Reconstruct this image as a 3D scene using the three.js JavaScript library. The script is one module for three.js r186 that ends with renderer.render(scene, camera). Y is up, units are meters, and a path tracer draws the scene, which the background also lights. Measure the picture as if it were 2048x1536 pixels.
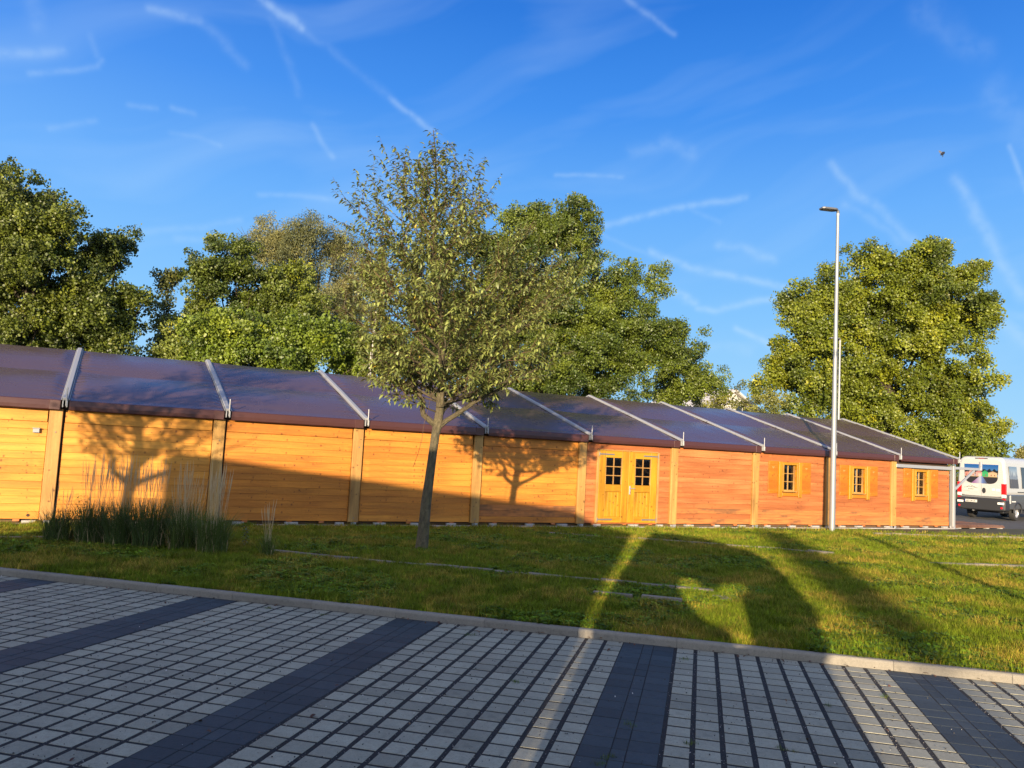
import * as THREE from 'three';
import { mergeGeometries } from 'three/addons/utils/BufferGeometryUtils.js';
import { ImprovedNoise } from 'three/addons/math/ImprovedNoise.js';

// ---------------------------------------------------------------- camera, sky, sun, exposure
const scene = new THREE.Scene();
const renderer = new THREE.WebGLRenderer({ antialias: true });
renderer.toneMapping = THREE.LinearToneMapping;
renderer.toneMappingExposure = 2.0;
renderer.shadowMap.enabled = true;
const camera = new THREE.PerspectiveCamera(51.47, 4 / 3, 0.05, 2000);
camera.position.set(0, 1.87, 0);
camera.rotation.order = 'YXZ';
camera.rotation.set(0.0836, 0, 0.0526);
scene.add(camera);
camera.updateMatrixWorld();

const SUN_AZ = 12.0 * Math.PI / 180, SUN_EL = 10.0 * Math.PI / 180;
const sunDir = new THREE.Vector3(-Math.sin(SUN_AZ) * Math.cos(SUN_EL), Math.sin(SUN_EL), Math.cos(SUN_AZ) * Math.cos(SUN_EL));
const sun = new THREE.DirectionalLight(new THREE.Color().setRGB(1.0, 0.80, 0.56), 5.0);
sun.position.copy(sunDir).multiplyScalar(60).add(new THREE.Vector3(0, 0, -20));
sun.target.position.set(0, 0, -20);
sun.castShadow = true;
sun.shadow.mapSize.set(4096, 4096);
Object.assign(sun.shadow.camera, { left: -45, right: 45, top: 40, bottom: -30, near: 1, far: 160 });
scene.add(sun, sun.target);

function rng(seed) { let a = seed >>> 0; return () => { a = (a + 0x6D2B79F5) >>> 0; let t = a; t = Math.imul(t ^ (t >>> 15), t | 1); t ^= t + Math.imul(t ^ (t >>> 7), t | 61); return ((t ^ (t >>> 14)) >>> 0) / 4294967296; }; }
const perlin = new ImprovedNoise();
const fbm = (x, y, z = 0, o = 4) => { let s = 0, a = 0.5, f = 1; for (let i = 0; i < o; i++) { s += a * perlin.noise(x * f + 7.3 * i, y * f + 3.1 * i, z * f + 1.7 * i); a *= 0.5; f *= 2.03; } return s; };
const clamp = (v, a = 0, b = 1) => Math.min(b, Math.max(a, v));
const mix = (a, b, t) => a + (b - a) * t;
const smooth = (a, b, v) => { const t = clamp((v - a) / (b - a)); return t * t * (3 - 2 * t); };

// old aircraft trails and cirrus: [[azimuth, elevation] ...], width in degrees, strength
const TRAILS = [
  [[[-19.6, 28.5], [-18.2, 27.8], [-16.6, 27.2]], 0.5, 0.5], [[[-16.6, 27.2], [-13.5, 25.7], [-10.1, 23.8]], 0.5, 0.13], [[[-10.1, 23.8], [-8.2, 22.7], [-6.8, 22.0]], 0.36, 0.4],
  [[[-6.8, 22.0], [-4.7, 20.2]], 0.43, 0.1], [[[6.9, 30.8], [8.8, 29.7], [10.7, 28.6]], 0.32, 0.3], [[[-34.5, 21.6], [-33.0, 22.0], [-31.4, 22.5]], 0.5, 0.3],
  [[[-32.9, 20.9], [-30.5, 21.7], [-29.2, 22.3], [-29.0, 22.7]], 0.29, 0.3], [[[-29.8, 23.9], [-29.3, 22.9]], 0.36, 0.12], [[[-33.3, 24.9], [-32.9, 23.6]], 0.9, 0.15],
  [[[-26.5, 26.3], [-25.0, 26.3], [-23.4, 26.2]], 0.5, 0.3], [[[-23.4, 26.2], [-21.7, 25.5], [-20.2, 24.3]], 0.58, 0.16], [[[-27.2, 20.5], [-25.6, 20.6]], 0.29, 0.22],
  [[[-24.6, 20.9], [-23.2, 20.8]], 0.29, 0.28], [[[-31.5, 18.1], [-30.2, 18.7], [-29.1, 19.1]], 0.32, 0.2], [[[-24.6, 19.3], [-23.0, 19.4], [-21.4, 19.1]], 0.25, 0.16],
  [[[-15.4, 21.4], [-14.6, 20.2], [-13.8, 19.5]], 0.32, 0.25], [[[-18.7, 27.3], [-17.2, 24.8], [-16.6, 23.1]], 0.5, 0.12], [[[-18.6, 16.4], [-15.9, 16.7], [-12.8, 16.7]], 0.32, 0.25],
  [[[-19.7, 14.6], [-22.2, 13.7], [-25.9, 12.8], [-28.7, 11.6]], 0.43, 0.2], [[[-20.9, 13.1], [-23.7, 12.7]], 0.43, 0.2], [[[2.4, 19.6], [4.2, 19.7], [7.3, 19.6]], 0.22, 0.33],
  [[[7.8, 21.2], [10.3, 21.8], [12.3, 21.2]], 0.79, 0.2], [[[6.2, 16.3], [9.0, 17.0], [11.9, 17.6], [16.0, 18.1]], 0.4, 0.42], [[[12.2, 17.4], [14.3, 16.5]], 0.29, 0.15],
  [[[9.5, 14.5], [12.0, 13.6], [14.8, 12.9], [18.8, 12.1]], 0.47, 0.45], [[[6.2, 15.6], [9.9, 14.1]], 0.29, 0.15], [[[14.4, 15.0], [16.4, 14.7], [18.0, 13.9]], 0.54, 0.3],
  [[[9.4, 13.1], [10.8, 11.9], [12.8, 11.1]], 0.54, 0.5], [[[13.0, 10.6], [14.2, 10.5], [16.5, 11.1], [18.8, 11.3]], 0.4, 0.45], [[[15.6, 9.2], [17.3, 8.5], [18.9, 7.6]], 0.4, 0.45],
  [[[21.6, 19.9], [23.8, 17.5], [25.7, 15.8], [27.7, 13.8]], 0.54, 0.33], [[[22.6, 17.3], [24.7, 15.9], [26.3, 14.5]], 0.47, 0.2],
  [[[29.1, 18.3], [30.2, 16.3], [31.2, 14.2], [32.1, 12.4], [32.9, 10.7]], 0.61, 0.4], [[[32.1, 19.9], [32.5, 18.7], [33.0, 17.1]], 0.22, 0.4], [[[31.2, 9.9], [32.1, 8.9], [33.2, 8.0]], 0.79, 0.35],
  [[[30.5, 10.8], [32.9, 9.5]], 0.65, 0.2], [[[6.2, 7.9], [9.8, 8.0], [16.6, 7.8]], 0.65, 0.15], [[[31.3, 23.2], [32.4, 21.3], [33.2, 19.8]], 1.44, 0.15], [[[27.0, 28.3], [28.2, 27.3], [30.5, 25.3]], 1.26, 0.13],
];
const SKY_STOPS = [[0, 0.46, 0.74, 0.94], [4, 0.36, 0.68, 0.98], [10, 0.24, 0.57, 1.0], [17, 0.145, 0.44, 0.98], [24, 0.055, 0.285, 0.87], [30, 0.022, 0.195, 0.73], [36, 0.016, 0.155, 0.62], [60, 0.03, 0.13, 0.42], [90, 0.03, 0.12, 0.36]];
function makeSky() {
  const W = 3072, H = 1536, data = new Float32Array(W * H * 4), D = Math.PI / 180;
  const veil = new Float32Array(W * H);
  const put = (az, el) => [(((az - 90) / 360 + 0.5) % 1 + 1) % 1 * W, (el / 180 + 0.5) * H];
  for (const [pts, wide, st] of TRAILS) for (let k = 0; k + 1 < pts.length; k++) {
    const wd = wide * 0.72, [a0, e0] = pts[k], [a1, e1] = pts[k + 1], m = wd * 2.6;
    const [px0, py0] = put(Math.min(a0, a1) - m, Math.min(e0, e1) - m), [px1, py1] = put(Math.max(a0, a1) + m, Math.max(e0, e1) + m);
    for (let j = Math.floor(py0); j <= py1; j++) for (let i = Math.floor(px0); i <= px1; i++) {
      const az = (i + 0.5) / W * 360 - 180 + 90, el = (j + 0.5) / H * 180 - 90;
      const wob = 0.9 * wd * fbm(az * 0.5, el * 0.5, 2, 3);
      const dx = a1 - a0, dy = e1 - e0, t = clamp(((az - a0) * dx + (el - e0) * dy) / (dx * dx + dy * dy)), q = Math.hypot(az - a0 - t * dx + wob, el - e0 - t * dy + wob);
      const g = Math.exp(-q * q / (wd * wd * 0.6)) * st * 0.8 * clamp(0.85 + 1.2 * fbm(az * 1.1, el * 1.1, 5, 3) + 0.5 * fbm(az * 5, el * 5, 15, 2));
      const n = j * W + i; if (g > veil[n]) veil[n] = g;
    }
  }
  for (let j = 0; j < H; j++) {
    const el = (j + 0.5) / H * 180 - 90, e = Math.max(0, el);
    let k = 0; while (k < SKY_STOPS.length - 2 && SKY_STOPS[k + 1][0] < e) k++;
    const A = SKY_STOPS[k], B = SKY_STOPS[k + 1], t = clamp((e - A[0]) / (B[0] - A[0]));
    for (let i = 0; i < W; i++) {
      const az = (i + 0.5) / W * 360 - 90, n = j * W + i;
      const ca = Math.cos(el * D) * Math.cos(SUN_EL) * Math.cos(az * D - (Math.PI - SUN_AZ) - 2 * SUN_AZ) + Math.sin(el * D) * Math.sin(SUN_EL);
      const ang = Math.acos(clamp(ca, -1, 1)) / D;
      const near = Math.exp(-ang / 8) * 3, wide = 0.8 * Math.pow((1 + ca) / 2, 2.2), K = 1 / 2.0;
      let r = mix(A[1], B[1], t) + near * 1.0 + wide, g = mix(A[2], B[2], t) + near * 0.86 + wide * 0.86, b = mix(A[3], B[3], t) + near * 0.62 + wide * 0.64;
      let c = veil[n];
      if (el > 0 && el < 70) { // thin high cirrus over the whole sky
        const u = az * 0.045, v = el * 0.10, w = fbm(u * 1.2 + 4, v * 1.2, 9, 2);
        const p = u * 0.8 + v * 0.55, q = v * 0.8 - u * 0.55; // fibres lie along one wind direction
        c = c + clamp(0.38 * (fbm(p * 0.9 + w * 0.8, q * 3.2 + w * 1.2, 3, 5) + 0.02)) * (0.4 + 0.9 * clamp(fbm(u * 0.6 + 2, v * 0.6, 21, 2) + 0.45));
      }
      c = clamp(c, 0, 0.8);
      data[n * 4] = K * mix(r, Math.max(r, 0.80), c * 0.6); data[n * 4 + 1] = K * mix(g, Math.max(g, 0.90), c * 0.72); data[n * 4 + 2] = K * mix(b, Math.max(b, 1.02), c); data[n * 4 + 3] = 1;
    }
  }
  const tex = new THREE.DataTexture(data, W, H, THREE.RGBAFormat, THREE.FloatType);
  tex.mapping = THREE.EquirectangularReflectionMapping; tex.magFilter = THREE.LinearFilter; tex.needsUpdate = true;
  return tex;
}
scene.background = makeSky();
scene.environment = scene.background;

// ---------------------------------------------------------------- helpers
const taken = new Map();
function numbered(name) { const k = taken.get(name) ?? 0; taken.set(name, k + 1); return k ? `${name}_${String(k).padStart(3, '0')}` : name; }
function mesh(name, geo, mat, parent) { const m = new THREE.Mesh(geo, mat); m.name = name; m.castShadow = m.receiveShadow = true; if (parent) parent.add(m); return m; }
function tag(o, label, category, group, kind) { if (label) o.userData.label = label; if (category) o.userData.category = category; if (group) o.userData.group = group; if (kind) o.userData.kind = kind; return o; }
function thing(name, label, category, pos = [0, 0, 0], turn = 0, group) { const g = new THREE.Group(); g.name = numbered(name); g.position.set(...pos); g.rotation.y = turn; scene.add(g); return tag(g, label, category, group); }
function structure(name, geo, mat) { const m = mesh(numbered(name), geo, mat, scene); m.userData.kind = 'structure'; return m; }
function dup(o, label) { const c = o.clone(); c.name = numbered(o.name.replace(/_\d{3}$/, '')); if (label) c.userData = { ...o.userData, label }; scene.add(c); return c; }
const std = (r, g, b, rough = 0.8, extra = {}) => new THREE.MeshStandardMaterial({ color: new THREE.Color().setRGB(r, g, b), roughness: rough, ...extra });
const phys = (r, g, b, rough = 0.8, extra = {}) => new THREE.MeshPhysicalMaterial({ color: new THREE.Color().setRGB(r, g, b), roughness: rough, ...extra });
const merge = (list) => mergeGeometries(list.map((g) => { const q = g.index ? g.toNonIndexed() : g; for (const k of Object.keys(q.attributes)) if (!['position', 'normal', 'uv'].includes(k)) q.deleteAttribute(k); return q; }));
// points given in the sun's frame: t across the light, s along it (metres from the camera's foot)
const sunFrame = (t, s) => [t * Math.cos(SUN_AZ) + s * Math.sin(SUN_AZ), -(-t * Math.sin(SUN_AZ) + s * Math.cos(SUN_AZ))];

// a box with its front (+z) edges chamfered; uv in metres plus an offset
function slab(w, h, d, c = 0.004, uo = 0, vo = 0, us = 1, turn = false) {
  const P = [], U = [], x = w / 2, y = h / 2, z = d / 2;
  const ring = (ix, z) => [[-x + ix, -y + ix, z], [x - ix, -y + ix, z], [x - ix, y - ix, z], [-x + ix, y - ix, z]];
  const F = ring(c, z), M = ring(0, z - c), B = ring(0, -z);
  const uv = (p) => turn ? [(p[1] + h / 2) * us + uo, (p[0] + w / 2 + (z - p[2])) * us + vo] : [(p[0] + w / 2 + (z - p[2])) * us + uo, (p[1] + h / 2 + (z - p[2])) * us + vo];
  const quad = (a, b, cc, dd) => { for (const p of [a, b, cc, a, cc, dd]) { P.push(...p); U.push(...uv(p)); } };
  quad(...F); quad(B[1], B[0], B[3], B[2]);
  for (let i = 0; i < 4; i++) { const j = (i + 1) % 4; if (c > 0) quad(M[i], M[j], F[j], F[i]); quad(B[i], B[j], M[j], M[i]); }
  const g = new THREE.BufferGeometry();
  g.setAttribute('position', new THREE.Float32BufferAttribute(P, 3)); g.setAttribute('uv', new THREE.Float32BufferAttribute(U, 2)); g.computeVertexNormals();
  return g;
}
const at = (g, x, y, z) => g.translate(x, y, z);
// a tapered tube through points
function tube(pts, radii, sides = 6, uvs = 1) {
  const V = pts.map((p) => new THREE.Vector3(...(p.isVector3 ? [p.x, p.y, p.z] : p))), P = [], U = [], I = [], N = [];
  let prev = new THREE.Vector3(1, 0, 0), len = 0;
  V.forEach((p, i) => {
    const t = new THREE.Vector3().subVectors(V[Math.min(i + 1, V.length - 1)], V[Math.max(i - 1, 0)]).normalize();
    const a = prev.clone().sub(t.clone().multiplyScalar(prev.dot(t))); if (a.lengthSq() < 1e-6) a.set(0, 0, 1); a.normalize(); prev = a; const b = new THREE.Vector3().crossVectors(t, a);
    if (i) len += p.distanceTo(V[i - 1]);
    const r = Array.isArray(radii) ? radii[i] : radii;
    for (let k = 0; k <= sides; k++) { const w = k / sides * Math.PI * 2, n = a.clone().multiplyScalar(Math.cos(w)).addScaledVector(b, Math.sin(w)); N.push(n.x, n.y, n.z); P.push(p.x + n.x * r, p.y + n.y * r, p.z + n.z * r); U.push(k / sides * uvs, len * uvs); }
  });
  const row = sides + 1;
  for (let i = 0; i + 1 < V.length; i++) for (let k = 0; k < sides; k++) { const q = i * row + k; I.push(q, q + 1, q + row, q + 1, q + row + 1, q + row); }
  const cap = (i, flip) => { const c = P.length / 3; P.push(V[i].x, V[i].y, V[i].z); N.push(0, flip ? -1 : 1, 0); U.push(0.5, 0.5); for (let k = 0; k < sides; k++) flip ? I.push(c, i * row + k + 1, i * row + k) : I.push(c, i * row + k, i * row + k + 1); };
  cap(0, true); cap(V.length - 1, false);
  const g = new THREE.BufferGeometry();
  g.setAttribute('position', new THREE.Float32BufferAttribute(P, 3)); g.setAttribute('normal', new THREE.Float32BufferAttribute(N, 3)); g.setAttribute('uv', new THREE.Float32BufferAttribute(U, 2)); g.setIndex(I);
  return g;
}
// tileable texture from a function (u, v in 0..1) -> [r, g, b] linear 0..1; returns sRGB map
function dataTex(W, H, fn, srgb = true) {
  const d = new Uint8Array(W * H * 4), enc = (c) => Math.round(255 * clamp(srgb ? (c <= 0.0031308 ? 12.92 * c : 1.055 * Math.pow(c, 1 / 2.4) - 0.055) : c));
  for (let j = 0; j < H; j++) for (let i = 0; i < W; i++) { const c = fn(i / W, j / H), n = (j * W + i) * 4; d[n] = enc(c[0]); d[n + 1] = enc(c[1]); d[n + 2] = enc(c[2]); d[n + 3] = 255; }
  const t = new THREE.DataTexture(d, W, H); t.wrapS = t.wrapT = THREE.RepeatWrapping; t.magFilter = THREE.LinearFilter; t.minFilter = THREE.LinearMipmapLinearFilter; t.generateMipmaps = true; if (srgb) t.colorSpace = THREE.SRGBColorSpace; t.needsUpdate = true;
  return t;
}
const tiled = (t, u, v) => { const c = t.clone(); c.repeat.set(u, v); c.needsUpdate = true; return c; };
// noise that tiles over the unit square, n cells across
function tnoise(seed, n, m = n) {
  const r = rng(seed), L = new Float32Array(n * m).map(() => r());
  return (u, v) => { const x = u * n, y = v * m, i = Math.floor(x), j = Math.floor(y), fx = x - i, fy = y - j, sx = fx * fx * (3 - 2 * fx), sy = fy * fy * (3 - 2 * fy); const g = (a, b) => L[((b % m + m) % m) * n + ((a % n + n) % n)]; return mix(mix(g(i, j), g(i + 1, j), sx), mix(g(i, j + 1), g(i + 1, j + 1), sx), sy); };
}

// ---------------------------------------------------------------- textures and materials
// spruce boards, grain along u: 3 m by 1.5 m
const woodMap = (() => {
  const long = tnoise(1, 4, 40), fine = tnoise(2, 10, 150), mid = tnoise(3, 6, 20), warp = tnoise(4, 6, 6), fleck = tnoise(5, 60, 200), big = tnoise(6, 5, 10);
  const r = rng(77), knots = [...Array(95)].map(() => [r(), r(), 0.003 + r() * 0.006, r()]);
  const pale = [...Array(26)].map(() => [r(), r(), 0.008 + r() * 0.02, 0.01 + r() * 0.02]);
  return dataTex(1024, 512, (u, v) => {
    let dv = 0, dark = 0;
    for (const [kx, ky, ks] of knots) { let dx = Math.abs(u - kx); dx = Math.min(dx, 1 - dx); let dy = v - ky; dy -= Math.round(dy); const q = (dx * 2) ** 2 / (ks * ks * 2.4) + dy * dy / (ks * ks); if (q < 30) { dv += Math.sign(dy) * 0.006 * Math.exp(-q / 8); dark = Math.max(dark, Math.exp(-q * 1.3)); } }
    const w = v + dv + 0.012 * (warp(u, v) - 0.5);
    const g = 0.5 * long(u, w) + 0.3 * fine(u, w) + 0.2 * mid(u, w);
    let s = 0.70 + 0.42 * (g - 0.5) + 0.16 * (big(u, v) - 0.5) + 0.10 * (fleck(u, w) - 0.5);
    let p = 0; for (const [kx, ky, sx, sy] of pale) { const dx = u - kx, dy = v - ky; p = Math.max(p, Math.exp(-(dx * dx) / (sx * sx) - dy * dy / (sy * sy))); }
    s = mix(s, 0.95, p * 0.5 * (0.4 + fine(u, v)));
    const late = clamp(1.25 - 1.6 * g);
    return [s * (1 - 0.72 * dark), s * (0.97 - 0.10 * late) * (1 - 0.8 * dark), s * (0.93 - 0.22 * late) * (1 - 0.82 * dark)];
  });
})();
const woodBump = (() => { const fine = tnoise(12, 10, 220), long = tnoise(13, 5, 60); return dataTex(512, 512, (u, v) => { const s = 0.5 * fine(u, v) + 0.5 * long(u, v); return [s, s, s]; }, false); })();
const WU = 1 / 3, wood = (r, g, b, rough = 0.62) => std(r, g, b, rough, { map: woodMap, bumpMap: woodBump, bumpScale: 0.0012 });
// grey, rain-darkened boards
const weatherMap = (() => {
  const a = tnoise(21, 7, 26), b = tnoise(22, 4, 5), f = tnoise(23, 12, 180), d = tnoise(24, 40, 60);
  return dataTex(1024, 512, (u, v) => { const m = smooth(0.42, 0.72, 0.55 * b(u, v) + 0.35 * a(u, v) + 0.18 * d(u, v)), g = f(u, v); const s = 0.62 + 0.3 * g; return [mix(s, 0.30 + 0.2 * g, m), mix(s * 0.95, 0.34 + 0.22 * g, m), mix(s * 0.86, 0.42 + 0.3 * g, m)]; });
})();
const concreteMap = (() => { const a = tnoise(31, 8), b = tnoise(32, 40), c = tnoise(33, 160), e = tnoise(34, 22); return dataTex(512, 512, (u, v) => { let s = 0.82 + 0.10 * (a(u, v) - 0.5) + 0.10 * (b(u, v) - 0.5) + 0.20 * (c(u, v) - 0.5); if (c(u + 0.3, v + 0.1) > 0.93) s *= 0.55; s *= 1 - 0.12 * smooth(0.72, 0.95, e(u, v)); return [s, s * 0.985, s * 0.955]; }); })();
const concreteBump = (() => { const b = tnoise(41, 60), c = tnoise(42, 200); return dataTex(512, 512, (u, v) => { const s = 0.5 * b(u, v) + 0.5 * c(u, v); return [s, s, s]; }, false); })();
const gritMap = (() => { const a = tnoise(51, 150), b = tnoise(52, 250), c = tnoise(53, 12); return dataTex(512, 512, (u, v) => { const g = a(u, v) * 0.6 + b(u, v) * 0.4; let s = 0.25 + 0.75 * g * g; s *= 0.75 + 0.5 * c(u, v); if (b(u + 0.2, v) > 0.95) s = 1.2; return [s, s * 0.97, s * 0.93]; }); })();
const earthMap = (() => { const a = tnoise(61, 9), b = tnoise(62, 30), c = tnoise(63, 180), d = tnoise(64, 5); return dataTex(1024, 1024, (u, v) => { const m = smooth(0.35, 0.7, 0.5 * a(u, v) + 0.5 * b(u, v)), f = 0.55 + 0.9 * c(u, v) * (0.6 + 0.4 * d(u, v)); return [mix(0.050, 0.075, m) * f, mix(0.056, 0.056, m) * f, mix(0.010, 0.022, m) * f]; }); })();
const asphaltMap = (() => { const a = tnoise(71, 6), b = tnoise(72, 120), c = tnoise(73, 250); return dataTex(512, 512, (u, v) => { const s = 0.72 + 0.25 * (a(u, v) - 0.5) + 0.35 * (b(u, v) - 0.5) + 0.4 * (c(u, v) - 0.5); return [s, s, s * 0.98]; }); })();
const barkMap = (() => { const a = tnoise(81, 14, 5), b = tnoise(82, 40, 16), c = tnoise(83, 90, 60), d = tnoise(84, 5, 5); return dataTex(512, 512, (u, v) => { const s = 0.35 + 0.4 * a(u, v) + 0.3 * (b(u, v) - 0.3) + 0.25 * (c(u, v) - 0.5), m = smooth(0.5, 0.85, 0.6 * d(u, v) + 0.4 * b(u + 0.3, v)); return [mix(s, 0.75, m * 0.5), mix(s * 0.93, 0.78, m * 0.5), mix(s * 0.82, 0.52, m * 0.5)]; }); })();
const barkBump = (() => { const a = tnoise(85, 18, 6), b = tnoise(86, 60, 24); return dataTex(512, 512, (u, v) => { const s = 0.65 * a(u, v) + 0.35 * b(u, v); return [s, s, s]; }, false); })();
const tarpBump = (() => { const a = tnoise(91, 5, 9), b = tnoise(92, 3, 22); return dataTex(512, 512, (u, v) => { const s = 0.6 * a(u, v) + 0.4 * b(u, v); return [s, s, s]; }, false); })();
const tarpRough = (() => { const a = tnoise(94, 9, 7), b = tnoise(95, 40, 30); return dataTex(512, 512, (u, v) => { const s = 0.84 + 0.16 * (a(u, v) - 0.5) + 0.06 * (b(u, v) - 0.5); return [s, s, s]; }, false); })();

const M = {
  goldWood: [wood(0.80, 0.365, 0.046), wood(0.76, 0.335, 0.040), wood(0.83, 0.395, 0.055)],
  amberWood: [wood(0.73, 0.285, 0.030), wood(0.69, 0.26, 0.026), wood(0.76, 0.315, 0.036)],
  redWood: [wood(0.60, 0.21, 0.060), wood(0.55, 0.185, 0.052), wood(0.64, 0.235, 0.074)],
  weathered: std(0.60, 0.225, 0.06, 0.8, { map: weatherMap, bumpMap: woodBump, bumpScale: 0.0015 }),
  post: [wood(0.56, 0.32, 0.092), wood(0.576, 0.344, 0.096)],
  yellowWood: wood(0.624, 0.32, 0.014, 0.45), shutterWood: wood(0.60, 0.205, 0.008, 0.5), paleWood: wood(0.56, 0.328, 0.096),
  deck: wood(0.24, 0.13, 0.085), screw: std(0.12, 0.05, 0.018, 0.8), backing: std(0.05, 0.03, 0.018, 0.9), interior: std(0.12, 0.07, 0.04, 0.9),
  steel: std(0.40, 0.41, 0.42, 0.45, { metalness: 0.4 }), aluminium: std(0.38, 0.38, 0.37, 0.5, { metalness: 0.3 }), darkSteel: std(0.20, 0.20, 0.20, 0.5, { metalness: 0.4 }),
  tarp: phys(0.088, 0.053, 0.047, 0.31, { bumpMap: tarpBump, bumpScale: 0.0015, roughnessMap: tarpRough, specularIntensity: 0.75 }),
  valance: phys(0.062, 0.020, 0.016, 0.45),
  pane: phys(0.85, 0.9, 0.88, 0.02, { transmission: 1, thickness: 0, ior: 1.5 }),
  curtain: phys(0.42, 0.42, 0.40, 0.9, { transmission: 0.25, thickness: 0 }),
  slabEdge: std(0.46, 0.45, 0.42, 0.9, { map: concreteMap }),
  bark: std(0.20, 0.175, 0.11, 0.92, { map: barkMap, bumpMap: barkBump, bumpScale: 0.03 }), darkBark: std(0.10, 0.085, 0.06, 0.95, { map: barkMap }), twig: std(0.13, 0.075, 0.04, 0.85),
};

// ---------------------------------------------------------------- the setting: ground, paving, kerb, lawn
// the paving's own frame: t along the kerb, s towards the hall
const PHI = 13.6 * Math.PI / 180, KERB_S = 8.34;
const grid = (t, s) => [t * Math.cos(PHI) + s * Math.sin(PHI), -(-t * Math.sin(PHI) + s * Math.cos(PHI))];
const gridOf = (x, z) => [x * Math.cos(PHI) + z * Math.sin(PHI), x * Math.sin(PHI) - z * Math.cos(PHI)];
// the hall's frame: X along its front, w out from its front wall
const TH = 0.4659, HX = -8.675, HZ = -15.549;
const hallPoint = (X, w) => [HX + X * Math.cos(TH) + w * Math.sin(TH), HZ - X * Math.sin(TH) + w * Math.cos(TH)];
const hallOf = (x, z) => { const a = x - HX, b = z - HZ; return [a * Math.cos(TH) - b * Math.sin(TH), a * Math.sin(TH) + b * Math.cos(TH)]; };
function lawnY(x, z) {
  const w = hallOf(x, z)[1], q = gridOf(x, z)[1] - KERB_S - 0.08;
  const rise = 0.005 + 0.135 * smooth(0.2, 5.0, w), bump = 0.035 * fbm(x * 0.5, z * 0.5, 1, 3) * smooth(0.3, 1.5, w) * smooth(0.1, 1, q);
  return mix(0.066, rise, smooth(0, 1.6, q)) + bump;
}
{
  const g = new THREE.PlaneGeometry(900, 900).rotateX(-Math.PI / 2).translate(0, -0.034, -60), p = g.attributes.position, uv = [];
  for (let i = 0; i < p.count; i++) uv.push(p.getX(i) / 1.6, p.getZ(i) / 1.6);
  g.setAttribute('uv', new THREE.Float32BufferAttribute(uv, 2));
  structure('ground', g, std(0.115, 0.108, 0.10, 0.92, { map: asphaltMap }));
  // a grass verge behind the parked minibus
  const v = new THREE.PlaneGeometry(120, 60, 1, 1).rotateX(-Math.PI / 2).translate(40, -0.026, -82), q = v.attributes.position, u2 = [];
  for (let i = 0; i < q.count; i++) u2.push(q.getX(i) / 3, q.getZ(i) / 3);
  v.setAttribute('uv', new THREE.Float32BufferAttribute(u2, 2));
  structure('grass_verge', v, std(2.4, 2.9, 1.6, 0.95, { map: earthMap }));
}
const pavement = structure('pavement', (() => { // the gritted bed between the stones
  const g = new THREE.PlaneGeometry(34, 24, 1, 1).rotateX(-Math.PI / 2).translate(0, 0, 12), p = g.attributes.position, uv = [];
  for (let i = 0; i < p.count; i++) { const [x, z] = grid(p.getX(i), -p.getZ(i) + KERB_S + 0.02); p.setXYZ(i, x, -0.003, z); uv.push(x / 0.7, z / 0.7); }
  g.setAttribute('uv', new THREE.Float32BufferAttribute(uv, 2)); g.computeVertexNormals(); return g;
})(), std(0.040, 0.038, 0.037, 0.95, { map: gritMap, bumpMap: gritMap, bumpScale: 0.004 }));
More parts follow.
